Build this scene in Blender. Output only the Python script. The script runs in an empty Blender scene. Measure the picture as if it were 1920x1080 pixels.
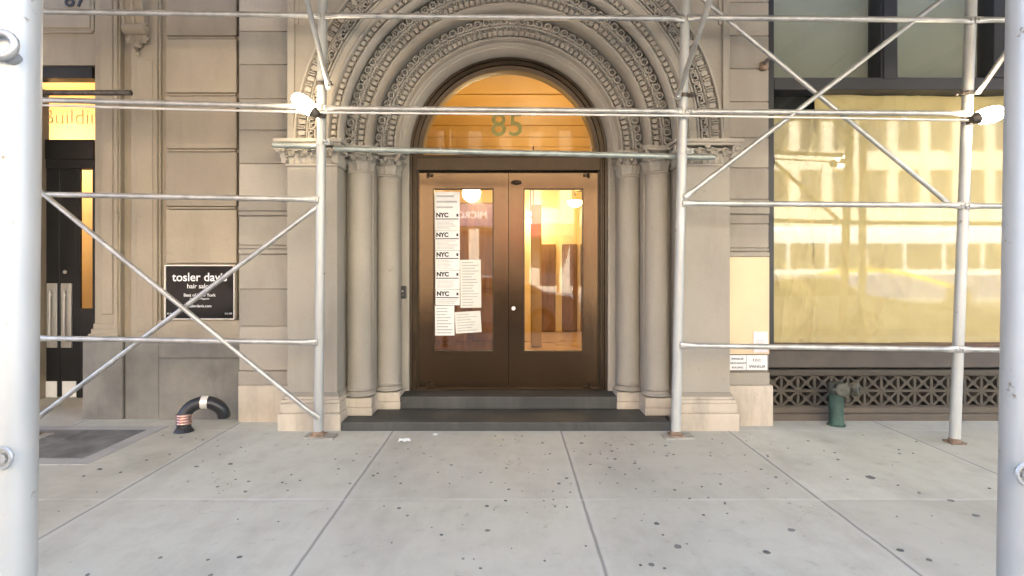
import bpy, bmesh, math, random
from mathutils import Vector, Matrix
random.seed(7)
SC = bpy.context.scene
COL = SC.collection
R = math.radians
PI = math.pi

# ------------------------------------------------------------------ camera, sky, sun, exposure
SUN_EL, SUN_AZ = R(48), R(22)
F = 1050.0          # focal length in pixels of a 1920 wide frame
EYE = 1.5
VX, VY = 955.0, 500.0
cd = bpy.data.cameras.new('camera')
cam = bpy.data.objects.new('camera', cd)
COL.objects.link(cam)
cam.location = (0, 0, EYE)
cam.rotation_euler = (R(90), 0, 0)
cd.sensor_width = 36.0
cd.lens = 36.0 * F / 1920.0
cd.shift_x = (960.0 - VX) / 1920.0
cd.shift_y = (VY - 540.0) / 1920.0
cd.clip_start = 0.05
cd.clip_end = 500
SC.camera = cam

w = bpy.data.worlds.new('World')
SC.world = w
w.use_nodes = True
nt = w.node_tree
sky = nt.nodes.new('ShaderNodeTexSky')
sky.sky_type = 'NISHITA'
sky.sun_disc = False
sky.sun_elevation = SUN_EL
sky.sun_rotation = SUN_AZ
sky.air_density = 0.7
sky.dust_density = 4.0
sky.ozone_density = 0.4
bg = nt.nodes['Background']
bg.inputs['Strength'].default_value = 0.15
nt.links.new(sky.outputs['Color'], bg.inputs['Color'])

sl = bpy.data.lights.new('sun', 'SUN')
sl.energy = 5.0
sl.angle = R(0.6)
sl.color = (1.0, 0.985, 0.965)
sun = bpy.data.objects.new('sun', sl)
COL.objects.link(sun)
sun.location = (6, 14, 22)
az = SUN_AZ
sd = Vector((math.sin(az) * math.cos(SUN_EL), math.cos(az) * math.cos(SUN_EL), math.sin(SUN_EL)))
sun.rotation_euler = (-sd).to_track_quat('-Z', 'Y').to_euler()

SC.view_settings.view_transform = 'Standard'
SC.view_settings.look = 'None'
SC.view_settings.exposure = 3.45
SC.view_settings.gamma = 1.0
SC.cycles.max_bounces = 8
SC.cycles.transparent_max_bounces = 12

# ------------------------------------------------------------------ helpers
def U(px, py, Y):
    """the place in the world that a point of a measured survey photograph has at distance Y"""
    return Vector(((px - VX) * Y / F, Y, EYE - (py - VY) * Y / F))
def UX(px, Y): return (px - VX) * Y / F
def UZ(py, Y): return EYE - (py - VY) * Y / F

WLOC = {}
def thing(name, loc, label, cat, group=None):
    o = bpy.data.objects.new(name, None)
    COL.objects.link(o)
    o.location = loc
    o.empty_display_size = 0.1
    WLOC[o] = Vector(loc)
    o['label'] = label
    o['category'] = cat
    if group: o['group'] = group
    return o
def tag(o, label, cat, group=None):
    o['label'] = label
    o['category'] = cat
    if group: o['group'] = group
    return o
def build(name, bm, mat, parent=None, smooth=False, loc=None, label=None):
    """links a bmesh given in world coordinates as one object"""
    off = WLOC[parent] if parent is not None else Vector(loc if loc is not None else (0, 0, 0))
    if off.length > 0:
        bmesh.ops.translate(bm, verts=bm.verts[:], vec=-off)
    bmesh.ops.recalc_face_normals(bm, faces=bm.faces[:])
    me = bpy.data.meshes.new(name)
    bm.to_mesh(me)
    bm.free()
    for m in (mat if isinstance(mat, (list, tuple)) else [mat]):
        me.materials.append(m)
    o = bpy.data.objects.new(name, me)
    COL.objects.link(o)
    if parent is not None:
        o.parent = parent
        WLOC[o] = off
    else:
        o.location = off
        WLOC[o] = off
    if smooth:
        for p in me.polygons: p.use_smooth = True
        try:
            me.set_sharp_from_angle(angle=R(smooth if smooth is not True else 40))
        except Exception:
            pass
    if label: o['label'] = label
    return o
def struct(name, bm, mat, smooth=False):
    o = build(name, bm, mat, None, smooth)
    o['kind'] = 'structure'
    return o
def N(): return bmesh.new()

def box(bm, x0, x1, y0, y1, z0, z1, bev=0.0, seg=1, mi=0):
    if x1 < x0: x0, x1 = x1, x0
    if y1 < y0: y0, y1 = y1, y0
    if z1 < z0: z0, z1 = z1, z0
    r = bmesh.ops.create_cube(bm, size=1.0)
    vs = r['verts']
    for v in vs:
        v.co = Vector(((x0 + x1) / 2 + v.co.x * (x1 - x0), (y0 + y1) / 2 + v.co.y * (y1 - y0), (z0 + z1) / 2 + v.co.z * (z1 - z0)))
    fs = set(f for v in vs for f in v.link_faces)
    if bev > 0:
        es = list(set(e for v in vs for e in v.link_edges))
        rr = bmesh.ops.bevel(bm, geom=es, offset=min(bev, 0.45 * min(x1 - x0, y1 - y0, z1 - z0)), segments=seg, affect='EDGES', profile=0.5)
        fs = set(f for v in rr['verts'] for f in v.link_faces) | set(f for f in fs if f.is_valid)
    for f in fs: f.material_index = mi
    return fs
def obox(bm, c, ax, ay, az_, mi=0):
    """box with centre c and half-axis vectors"""
    c = Vector(c); vs = []
    for sx in (-1, 1):
        for sy in (-1, 1):
            for sz in (-1, 1):
                vs.append(bm.verts.new(c + Vector(ax) * sx + Vector(ay) * sy + Vector(az_) * sz))
    for q in ((0, 1, 3, 2), (4, 6, 7, 5), (0, 4, 5, 1), (2, 3, 7, 6), (0, 2, 6, 4), (1, 5, 7, 3)):
        f = bm.faces.new([vs[i] for i in q]); f.material_index = mi
def frame_of(d):
    d = Vector(d).normalized()
    up = Vector((0, 0, 1)) if abs(d.z) < 0.95 else Vector((0, 1, 0))
    a = d.cross(up).normalized()
    b = d.cross(a).normalized()
    return a, b
def tube(bm, pts, radii, n=14, caps=True, mi=0, closed=False):
    pts = [Vector(p) for p in pts]
    if not isinstance(radii, (list, tuple)): radii = [radii] * len(pts)
    rings = []
    a = None
    m = len(pts)
    for i, p in enumerate(pts):
        if closed: d = pts[(i + 1) % m] - pts[i - 1]
        else: d = pts[min(i + 1, m - 1)] - pts[max(i - 1, 0)]
        d.normalize()
        if a is None: a, b = frame_of(d)
        else:
            a = (a - d * a.dot(d)).normalized()
            b = d.cross(a).normalized()
        r = radii[i]
        ra, rb = (r, r) if not isinstance(r, (list, tuple)) else r
        rings.append([bm.verts.new(p + a * math.cos(2 * PI * k / n) * ra + b * math.sin(2 * PI * k / n) * rb) for k in range(n)])
    for i in range(m if closed else m - 1):
        r0, r1 = rings[i], rings[(i + 1) % m]
        for k in range(n):
            f = bm.faces.new((r0[k], r0[(k + 1) % n], r1[(k + 1) % n], r1[k])); f.material_index = mi
    if caps and not closed:
        for rg in (rings[0], rings[-1]):
            f = bm.faces.new(rg); f.material_index = mi
def lathe(bm, cx, cy, prof, n=32, caps=True, mi=0, a0=0.0):
    """prof: (radius, z) from below upwards round a vertical axis"""
    rings = []
    for r, z in prof:
        rings.append([bm.verts.new((cx + r * math.cos(a0 + 2 * PI * k / n), cy + r * math.sin(a0 + 2 * PI * k / n), z)) for k in range(n)])
    for i in range(len(rings) - 1):
        for k in range(n):
            f = bm.faces.new((rings[i][k], rings[i][(k + 1) % n], rings[i + 1][(k + 1) % n], rings[i + 1][k])); f.material_index = mi
    if caps:
        for rg in (rings[0], rings[-1]): bm.faces.new(rg).material_index = mi
def prism_x(bm, prof, x0, x1, mi=0):
    """extrudes a (y,z) outline along x"""
    A = [bm.verts.new((x0, y, z)) for y, z in prof]
    B = [bm.verts.new((x1, y, z)) for y, z in prof]
    n = len(prof)
    for i in range(n):
        bm.faces.new((A[i], A[(i + 1) % n], B[(i + 1) % n], B[i])).material_index = mi
    bm.faces.new(A).material_index = mi
    bm.faces.new(B).material_index = mi
def prism_z(bm, poly, z0, z1, mi=0):
    A = [bm.verts.new((x, y, z0)) for x, y in poly]
    B = [bm.verts.new((x, y, z1)) for x, y in poly]
    n = len(poly)
    for i in range(n):
        bm.faces.new((A[i], A[(i + 1) % n], B[(i + 1) % n], B[i])).material_index = mi
    bm.faces.new(A).material_index = mi
    bm.faces.new(B).material_index = mi
def ball(bm, c, r, sx=1, sy=1, sz=1, u=8, v=6, mi=0, rot=None):
    m = Matrix.Diagonal((r * sx, r * sy, r * sz, 1))
    if rot is not None: m = rot.to_4x4() @ m
    m = Matrix.Translation(Vector(c)) @ m
    top = bm.verts.new(m @ Vector((0, 0, 1))); bot = bm.verts.new(m @ Vector((0, 0, -1)))
    rings = [[bm.verts.new(m @ Vector((math.sin(PI * j / v) * math.cos(2 * PI * k / u), math.sin(PI * j / v) * math.sin(2 * PI * k / u), math.cos(PI * j / v)))) for k in range(u)] for j in range(1, v)]
    fs = []
    for k in range(u):
        fs.append(bm.faces.new((top, rings[0][k], rings[0][(k + 1) % u])))
        fs.append(bm.faces.new((bot, rings[-1][(k + 1) % u], rings[-1][k])))
        for j in range(len(rings) - 1):
            fs.append(bm.faces.new((rings[j][k], rings[j + 1][k], rings[j + 1][(k + 1) % u], rings[j][(k + 1) % u])))
    for f in fs: f.material_index = mi
def text_into(bm, s, size, mat4, depth=0.002, offset=0.0, mi=0, align='CENTER', spacing=1.0):
    cu = bpy.data.curves.new('lettering', 'FONT')
    cu.body = s
    cu.size = size
    cu.extrude = depth
    cu.offset = offset
    cu.align_x = align
    cu.align_y = 'BOTTOM_BASELINE'
    cu.space_character = spacing
    cu.resolution_u = 4
    o = bpy.data.objects.new('lettering', cu)
    COL.objects.link(o)
    dg = bpy.context.evaluated_depsgraph_get()
    me = bpy.data.meshes.new_from_object(o.evaluated_get(dg))
    n0 = len(bm.verts)
    f0 = len(bm.faces)
    bm.from_mesh(me)
    bm.verts.ensure_lookup_table(); bm.faces.ensure_lookup_table()
    for v in bm.verts[n0:]: v.co = mat4 @ v.co
    for f in bm.faces[f0:]: f.material_index = mi
    bpy.data.objects.remove(o)
    bpy.data.curves.remove(cu)
    bpy.data.meshes.remove(me)
def facing(x, y, z, tilt=0.0, back=False):
    """matrix that stands lettering upright, read from the camera's side (or from the other side)"""
    m = Matrix.Translation((x, y, z)) @ Matrix.Rotation(R(180) if back else 0, 4, 'Z') @ Matrix.Rotation(R(90), 4, 'X') @ Matrix.Rotation(tilt, 4, 'Z')
    return m

# ------------------------------------------------------------------ materials
def new_mat(name):
    m = bpy.data.materials.new(name)
    m.use_nodes = True
    return m, m.node_tree, m.node_tree.nodes['Principled BSDF']
def nd(t, typ, **kw):
    n = t.nodes.new(typ)
    for k, v in kw.items():
        if k in n.inputs: n.inputs[k].default_value = v
        else: setattr(n, k, v)
    return n
def ramp(t, fac, a, b, ca=(0, 0, 0, 1), cb=(1, 1, 1, 1)):
    r = t.nodes.new('ShaderNodeValToRGB')
    r.color_ramp.elements[0].position = a
    r.color_ramp.elements[1].position = b
    r.color_ramp.elements[0].color = ca
    r.color_ramp.elements[1].color = cb
    t.links.new(fac, r.inputs['Fac'])
    return r
def mixc(t, fac, a, b, mode='MIX'):
    m = t.nodes.new('ShaderNodeMix')
    m.data_type = 'RGBA'
    m.blend_type = mode
    for sock, val in ((m.inputs[0], fac), (m.inputs[6], a), (m.inputs[7], b)):
        if isinstance(val, bpy.types.NodeSocket): t.links.new(val, sock)
        elif isinstance(val, (int, float)): sock.default_value = val
        else: sock.default_value = (*val, 1) if len(val) == 3 else val
    return m.outputs[2]
def math_n(t, op, a, b=None, clamp=False):
    m = t.nodes.new('ShaderNodeMath')
    m.operation = op
    m.use_clamp = clamp
    for i, v in enumerate((a, b)):
        if v is None: continue
        if isinstance(v, bpy.types.NodeSocket): t.links.new(v, m.inputs[i])
        else: m.inputs[i].default_value = v
    return m.outputs[0]
def pos(t):
    return t.nodes.new('ShaderNodeNewGeometry').outputs['Position']
def noise(t, vec, scale, detail=4, rough=0.55, stretch=None):
    if stretch:
        mp = t.nodes.new('ShaderNodeMapping')
        mp.inputs['Scale'].default_value = stretch
        t.links.new(vec, mp.inputs['Vector'])
        vec = mp.outputs[0]
    n = nd(t, 'ShaderNodeTexNoise', Scale=scale, Detail=detail, Roughness=rough)
    t.links.new(vec, n.inputs['Vector'])
    return n.outputs['Fac']
def bump(t, b, h, strength=0.3, dist=0.01):
    n = nd(t, 'ShaderNodeBump', Strength=strength, Distance=dist)
    t.links.new(h, n.inputs['Height'])
    t.links.new(n.outputs[0], b.inputs['Normal'])

def stone(name, c1, c2, dirt=(0.10, 0.085, 0.07), dirt_amt=0.35, rough=0.85, bstr=0.35, sc=1.0):
    m, t, b = new_mat(name)
    p = pos(t)
    big = noise(t, p, 1.1 * sc, 5, 0.6)
    fine = noise(t, p, 55 * sc, 3, 0.6)
    streak = noise(t, p, 2.2 * sc, 5, 0.65, (1.0, 1.0, 0.22))
    c = mixc(t, ramp(t, big, 0.3, 0.7).outputs[0], c1, c2)
    c = mixc(t, math_n(t, 'MULTIPLY', ramp(t, streak, 0.48, 0.78).outputs[0], dirt_amt), c, dirt)
    c = mixc(t, math_n(t, 'MULTIPLY', ramp(t, fine, 0.35, 0.75).outputs[0], 0.16), c, (c1[0] * .55, c1[1] * .52, c1[2] * .5))
    speck = noise(t, p, 9 * sc, 6, 0.75)
    c = mixc(t, math_n(t, 'MULTIPLY', ramp(t, speck, 0.64, 0.70).outputs[0], dirt_amt * 0.9), c, dirt)
    t.links.new(c, b.inputs['Base Color'])
    b.inputs['Roughness'].default_value = rough
    h = math_n(t, 'ADD', math_n(t, 'MULTIPLY', fine, 0.4), math_n(t, 'MULTIPLY', noise(t, p, 12 * sc, 4), 0.6))
    bump(t, b, h, bstr, 0.006)
    return m
def paint(name, c, rough=0.5, metal=0.0, var=0.12, sc=6, bstr=0.0, wear=None, wear_lo=0.66, spec=None, stretch=None):
    m, t, b = new_mat(name)
    p = pos(t)
    n1 = noise(t, p, sc, 5, 0.6, stretch)
    d = (c[0] * (1 - 2 * var), c[1] * (1 - 2 * var), c[2] * (1 - 2 * var))
    l = (min(1, c[0] * (1 + var)), min(1, c[1] * (1 + var)), min(1, c[2] * (1 + var)))
    col = mixc(t, ramp(t, n1, 0.3, 0.72).outputs[0], d, l)
    if wear:
        n2 = noise(t, p, sc * 4.3, 6, 0.7)
        col = mixc(t, ramp(t, n2, wear_lo, wear_lo + 0.06).outputs[0], col, wear)
    t.links.new(col, b.inputs['Base Color'])
    b.inputs['Metallic'].default_value = metal
    rr = ramp(t, n1, 0.25, 0.75, (rough * .8,) * 3 + (1,), (min(1, rough * 1.2),) * 3 + (1,))
    t.links.new(rr.outputs[0], b.inputs['Roughness'])
    if spec is not None: b.inputs['Specular IOR Level'].default_value = spec
    if bstr: bump(t, b, n1, bstr, 0.004)
    return m
def glow(name, c, s):
    m, t, b = new_mat(name)
    b.inputs['Base Color'].default_value = (*c, 1)
    b.inputs['Emission Color'].default_value = (*c, 1)
    b.inputs['Emission Strength'].default_value = s
    return m
def glass(name, tint=(0.93, 0.95, 0.93), refl=0.12, rough=0.0):
    m, t, b = new_mat(name)
    t.nodes.remove(b)
    tr = nd(t, 'ShaderNodeBsdfTransparent', Color=(*tint, 1))
    gl = nd(t, 'ShaderNodeBsdfGlossy', Roughness=rough, Color=(1, 1, 1, 1))
    lw = nd(t, 'ShaderNodeLayerWeight', Blend=0.5)      # Schlick's law, the same from both sides of the pane
    fr = math_n(t, 'MULTIPLY', math_n(t, 'POWER', lw.outputs['Facing'], 5.0), 0.9)
    mx = t.nodes.new('ShaderNodeMixShader')
    t.links.new(math_n(t, 'ADD', fr, refl + 0.04, True), mx.inputs[0])
    t.links.new(tr.outputs[0], mx.inputs[1])
    t.links.new(gl.outputs[0], mx.inputs[2])
    t.links.new(mx.outputs[0], t.nodes['Material Output'].inputs['Surface'])
    return m

M = {}
M['stone'] = stone('limestone_grey', (0.362, 0.330, 0.271), (0.296, 0.269, 0.220), dirt_amt=0.36)
M['stone_b'] = stone('limestone_grey_darker_bed', (0.314, 0.282, 0.231), (0.262, 0.235, 0.192), dirt_amt=0.42, sc=1.3)
M['stone_c'] = stone('limestone_grey_paler_bed', (0.398, 0.359, 0.296), (0.339, 0.303, 0.245), dirt_amt=0.3, sc=.8)
M['carved'] = stone('limestone_carved', (0.412, 0.379, 0.314), (0.345, 0.314, 0.260), dirt_amt=0.26)
M['base'] = stone('limestone_pale_base', (0.56, 0.49, 0.385), (0.43, 0.37, 0.285), dirt_amt=0.5, sc=2.2)
M['buff'] = stone('sandstone_buff', (0.36, 0.302, 0.218), (0.285, 0.238, 0.172), dirt_amt=0.42)
M['buff_b'] = stone('sandstone_buff_darker_bed', (0.31, 0.262, 0.195), (0.25, 0.212, 0.158), dirt_amt=0.45, sc=1.3)
M['buff_c'] = stone('sandstone_buff_paler_bed', (0.40, 0.335, 0.24), (0.33, 0.275, 0.198), dirt_amt=0.36, sc=.8)
M['granite'] = stone('plinth_granite', (0.25, 0.235, 0.195), (0.115, 0.108, 0.093), dirt=(0.36, 0.32, 0.26), dirt_amt=0.45, sc=1.7)
M['step'] = stone('bluestone_step', (0.052, 0.052, 0.046), (0.030, 0.031, 0.028), dirt=(0.14, 0.135, 0.12), dirt_amt=0.55, rough=0.6)
M['sillstone'] = stone('dark_base_stone', (0.13, 0.107, 0.08), (0.09, 0.075, 0.058), dirt_amt=0.4)
M['bronze'] = paint('bronze_door_metal', (0.088, 0.056, 0.033), rough=0.20, metal=1.0, var=0.08, sc=0.7)
_t = M['bronze'].node_tree
_b = _t.nodes['Principled BSDF']
bump(_t, _b, noise(_t, pos(_t), 5.0, 4, .6, (3.0, 1.0, .35)), 0.22, 0.01)
M['bronze_dark'] = paint('bronze_frame_metal', (0.046, 0.031, 0.017), rough=0.4, metal=0.7, var=0.2, sc=3)
M['black'] = paint('black_paint', (0.012, 0.012, 0.013), rough=0.4)
M['black_soft'] = paint('dark_rubber', (0.02, 0.02, 0.021), rough=0.38)
M['shade_black'] = paint('painted_shade_backing', (0.01, 0.009, 0.008), rough=0.9)  # near-black colour stands in for shade
M['steel'] = paint('brushed_steel', (0.60, 0.58, 0.55), rough=0.38, metal=0.6, var=0.1, stretch=(1, 1, 0.2))
M['post'] = paint('painted_post_steel', (0.47, 0.475, 0.445), rough=0.40, metal=0.25, var=0.14, sc=3, wear=(0.19, 0.14, 0.09), wear_lo=0.64, stretch=(1, 1, .3))
M['pipe'] = paint('galvanised_pipe', (0.45, 0.45, 0.43), rough=0.38, metal=0.55, var=0.16, sc=9)
M['pipe_green'] = paint('galvanised_pipe_greenish', (0.36, 0.40, 0.37), rough=0.4, metal=0.5, var=0.14, sc=9)
M['clamp'] = paint('clamp_steel', (0.13, 0.115, 0.10), rough=0.55, metal=0.6, var=0.25, sc=20, wear=(0.16, 0.07, 0.03), wear_lo=.6)
M['rust'] = paint('rusty_plate', (0.30, 0.21, 0.14), rough=0.8, metal=0.1, var=0.3, sc=22)
M['pad'] = paint('weathered_pad_timber', (0.36, 0.34, 0.29), rough=0.85, var=0.2, sc=9, stretch=(1, 8, 8))
M['conduit'] = paint('zinc_conduit', (0.72, 0.71, 0.68), rough=0.35, metal=0.4, var=0.06)
M['wood'] = paint('deck_timber', (0.42, 0.35, 0.25), rough=0.8, var=0.25, sc=5, stretch=(.4, 6, 6))
M['paper'] = paint('white_notice_paper', (0.74, 0.74, 0.70), rough=0.7, var=0.04, sc=8)
M['paper_b'] = paint('off_white_notice_paper', (0.66, 0.65, 0.57), rough=0.7, var=0.05, sc=8)
M['ink'] = paint('printed_ink', (0.03, 0.03, 0.032), rough=0.7)
M['ink_grey'] = paint('printed_grey_lines', (0.42, 0.42, 0.40), rough=0.7)
M['white'] = paint('white_lettering', (0.80, 0.79, 0.76), rough=0.5, var=0.03)
M['signblack'] = paint('sign_face_black', (0.010, 0.009, 0.008), rough=0.16, var=0.1, spec=.2)
M['gold'] = paint('gilded_numerals', (0.14, 0.13, 0.035), rough=0.35, metal=0.6, var=0.1)
M['board'] = paint('cream_board', (0.70, 0.54, 0.33), rough=0.65, var=0.05, sc=2)
M['frost'] = paint('frosted_lettering', (0.90, 0.68, 0.34), rough=.5)
M['green'] = paint('green_standpipe_paint', (0.038, 0.082, 0.060), rough=0.5, var=0.25, sc=9, wear=(0.10, 0.19, 0.15), wear_lo=.62)
M['brass'] = paint('weathered_brass_cap', (0.095, 0.095, 0.075), rough=0.6, metal=0.3, var=0.2, sc=14)
M['copper'] = paint('copper_clamp', (0.72, 0.46, 0.38), rough=0.28, metal=0.9, var=0.06)
M['band'] = paint('light_band', (0.75, 0.70, 0.60), rough=0.3, metal=0.3, var=0.05)
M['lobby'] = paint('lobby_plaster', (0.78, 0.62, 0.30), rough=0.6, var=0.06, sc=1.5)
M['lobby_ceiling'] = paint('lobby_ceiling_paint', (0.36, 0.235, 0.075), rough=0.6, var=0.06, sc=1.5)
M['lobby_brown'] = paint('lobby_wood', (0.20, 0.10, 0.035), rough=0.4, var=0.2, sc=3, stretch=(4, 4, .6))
M['lobby_floor'] = paint('lobby_floor', (0.45, 0.30, 0.15), rough=0.3, var=0.1, sc=3)
M['glass'] = glass('door_glass', refl=0.012)
M['glass_shop'] = glass('shop_glass', refl=0.015, rough=0.035)
M['glass_fan'] = glass('fanlight_glass', refl=-0.03)
M['gum'] = paint('old_gum', (0.19, 0.188, 0.17), rough=0.8, var=0.38, sc=2.3)
M['hatch'] = paint('hatch_steel', (0.21, 0.205, 0.19), rough=0.65, metal=0.2, var=0.25, sc=5)
M['concrete_rim'] = stone('hatch_rim_concrete', (0.42, 0.40, 0.36), (0.34, 0.32, 0.29), dirt_amt=0.3)
M['winframe'] = paint('window_frame_black', (0.016, 0.016, 0.017), rough=0.45)
M['winpanel'] = paint('window_apron_metal', (0.085, 0.07, 0.055), rough=0.55, var=0.15)
M['lattice'] = stone('lattice_stone', (0.085, 0.073, 0.054), (0.06, 0.053, 0.04), dirt_amt=0.3)
M['maroon'] = paint('maroon_sill', (0.09, 0.035, 0.035), rough=0.5)

def kraft(name, c, wr=0.6):
    m, t, b = new_mat(name)
    p = pos(t)
    n1 = noise(t, p, 1.6, 5, 0.6, (1, 1, .55))
    c0 = mixc(t, ramp(t, n1, 0.3, 0.7).outputs[0], (c[0] * .86, c[1] * .85, c[2] * .82), c)
    t.links.new(c0, b.inputs['Base Color'])
    b.inputs['Roughness'].default_value = 0.75
    mus = noise(t, p, 2.6, 3, 0.45, (1, 1, .8))
    bump(t, b, mus, wr, 0.08)
    return m
M['kraft'] = kraft('kraft_paper', (0.56, 0.45, 0.21), 0.5)
M['reflection_grey'] = kraft('painted_reflection_grey', (0.27, 0.275, 0.21), 0.2)  # dim reflection in the upper panes put into the colour

def sidewalk_mat():
    m, t, b = new_mat('sidewalk_concrete')
    p = pos(t)
    sp = t.nodes.new('ShaderNodeSeparateXYZ'); t.links.new(p, sp.inputs[0])
    x, y = sp.outputs[0], sp.outputs[1]
    wob = math_n(t, 'MULTIPLY', math_n(t, 'SUBTRACT', noise(t, p, 3.5, 3), 0.5), 0.016)
    def line_dist(c, off, period):
        u = math_n(t, 'DIVIDE', math_n(t, 'SUBTRACT', math_n(t, 'ADD', c, wob), off), period)
        fr = math_n(t, 'SUBTRACT', u, math_n(t, 'ROUND', u))
        return math_n(t, 'MULTIPLY', math_n(t, 'ABSOLUTE', fr), period)
    dx = line_dist(x, -1.06, 1.53)
    dy = line_dist(y, 3.604, 1.53)
    big = noise(t, p, 0.8, 6, 0.6)
    mid = noise(t, p, 4.5, 6, 0.65)
    fine = noise(t, p, 160, 2, 0.6)
    c = mixc(t, ramp(t, big, 0.3, 0.7).outputs[0], (0.515, 0.515, 0.43), (0.61, 0.612, 0.525))
    c = mixc(t, math_n(t, 'MULTIPLY', ramp(t, mid, 0.46, 0.74).outputs[0], 0.42), c, (0.36, 0.345, 0.285))
    c = mixc(t, math_n(t, 'MULTIPLY', ramp(t, fine, 0.4, 0.8).outputs[0], 0.25), c, (0.30, 0.29, 0.26))
    # every flag was poured apart: its own tone
    def cell(c_, off): return math_n(t, 'FLOOR', math_n(t, 'DIVIDE', math_n(t, 'SUBTRACT', c_, off), 1.53))
    cb = t.nodes.new('ShaderNodeCombineXYZ'); t.links.new(cell(x, -1.06), cb.inputs[0]); t.links.new(cell(y, 3.604), cb.inputs[1])
    wn = t.nodes.new('ShaderNodeTexWhiteNoise'); wn.noise_dimensions = '2D'; t.links.new(cb.outputs[0], wn.inputs['Vector'])
    c = mixc(t, math_n(t, 'MULTIPLY', wn.outputs['Value'], 0.42), c, (0.36, 0.34, 0.29))
    stn = noise(t, p, 1.7, 6, 0.7, (1.0, .45, 1))
    c = mixc(t, math_n(t, 'MULTIPLY', ramp(t, stn, 0.47, 0.66).outputs[0], 0.5), c, (0.33, 0.305, 0.25))
    wv = nd(t, 'ShaderNodeTexVoronoi', Scale=0.9); wv.feature = 'DISTANCE_TO_EDGE'
    wp = t.nodes.new('ShaderNodeVectorMath'); wp.operation = 'ADD'
    nz = nd(t, 'ShaderNodeTexNoise', Scale=3.0, Detail=6); t.links.new(p, nz.inputs['Vector'])
    t.links.new(p, wp.inputs[0]); t.links.new(nz.outputs['Color'], wp.inputs[1]); t.links.new(wp.outputs[0], wv.inputs['Vector'])
    crk = math_n(t, 'MULTIPLY', math_n(t, 'LESS_THAN', wv.outputs['Distance'], 0.0022), ramp(t, noise(t, p, .9, 2), .56, .6).outputs[0])
    c = mixc(t, math_n(t, 'MULTIPLY', crk, 0.6), c, (0.17, 0.16, 0.14))
    # old yellowish flags west of the joint
    west = ramp(t, math_n(t, 'MULTIPLY', math_n(t, 'ADD', x, 2.59), -40.0), 0.45, 0.55).outputs[0]
    old = mixc(t, ramp(t, noise(t, p, 2.2, 5, .65), 0.35, 0.65).outputs[0], (0.50, 0.475, 0.38), (0.36, 0.33, 0.25))
    c = mixc(t, math_n(t, 'MULTIPLY', west, 0.75), c, old)
    # scuffs: small smudges
    sm = noise(t, p, 9, 5, 0.7, (1, 1, 1))
    c = mixc(t, math_n(t, 'MULTIPLY', ramp(t, sm, 0.62, 0.70).outputs[0], 0.42), c, (0.22, 0.215, 0.195))
    vo = nd(t, 'ShaderNodeTexVoronoi', Scale=5.5)
    t.links.new(p, vo.inputs['Vector'])
    sz = math_n(t, 'MULTIPLY', noise(t, p, 3.1, 2), 0.10)
    dots = math_n(t, 'LESS_THAN', vo.outputs['Distance'], math_n(t, 'SUBTRACT', sz, 0.022))
    c = mixc(t, math_n(t, 'MULTIPLY', dots, 0.45), c, (0.20, 0.195, 0.18))
    # tooled slab edges paler, joint itself dark
    edge = ramp(t, dx, 0.030, 0.045, (1, 1, 1, 1), (0, 0, 0, 1)).outputs[0]
    c = mixc(t, math_n(t, 'MULTIPLY', edge, 0.28), c, (0.53, 0.52, 0.48))
    jx = ramp(t, dx, 0.005, 0.011, (1, 1, 1, 1), (0, 0, 0, 1)).outputs[0]
    c = mixc(t, math_n(t, 'MULTIPLY', jx, 0.62), c, (0.14, 0.13, 0.11))
    ey = ramp(t, dy, 0.008, 0.022, (1, 1, 1, 1), (0, 0, 0, 1)).outputs[0]
    gap = ramp(t, noise(t, p, 2.0, 4), 0.38, 0.6).outputs[0]
    c = mixc(t, math_n(t, 'MULTIPLY', math_n(t, 'MULTIPLY', ey, gap), 0.55), c, (0.62, 0.61, 0.57))
    t.links.new(c, b.inputs['Base Color'])
    b.inputs['Roughness'].default_value = 0.8
    h = math_n(t, 'SUBTRACT', math_n(t, 'MULTIPLY', fine, 0.25), math_n(t, 'MULTIPLY', jx, 1.0))
    h = math_n(t, 'SUBTRACT', h, math_n(t, 'MULTIPLY', ey, 0.5))
    bump(t, b, h, 0.5, 0.006)
    return m
M['sidewalk'] = sidewalk_mat()
M['asphalt'] = paint('asphalt', (0.055, 0.055, 0.056), rough=0.9, var=0.2, sc=3)
M['kerbstone'] = stone('kerb_granite', (0.34, 0.33, 0.31), (0.27, 0.26, 0.25), dirt_amt=.3)

# ------------------------------------------------------------------ ground
bm = N(); box(bm, -40, 40, -0.75, 7.2, -0.3, 0.0); sidewalk = struct('sidewalk', bm, M['sidewalk'])
bm = N(); box(bm, -40, 40, -0.93, -0.753, -0.3, 0.002, 0.015); struct('kerb', bm, M['kerbstone'])
bm = N(); box(bm, -150, 150, -14.0, -0.933, -0.5, -0.14); struct('road', bm, M['asphalt'])
bm = N(); box(bm, -150, 150, -19.5, -14.003, -0.3, 0.0); struct('pavement', bm, M['kerbstone'])
bm = N(); box(bm, -150, 150, -150, 150, -0.9, -0.52); struct('ground', bm, M['asphalt'])

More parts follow.
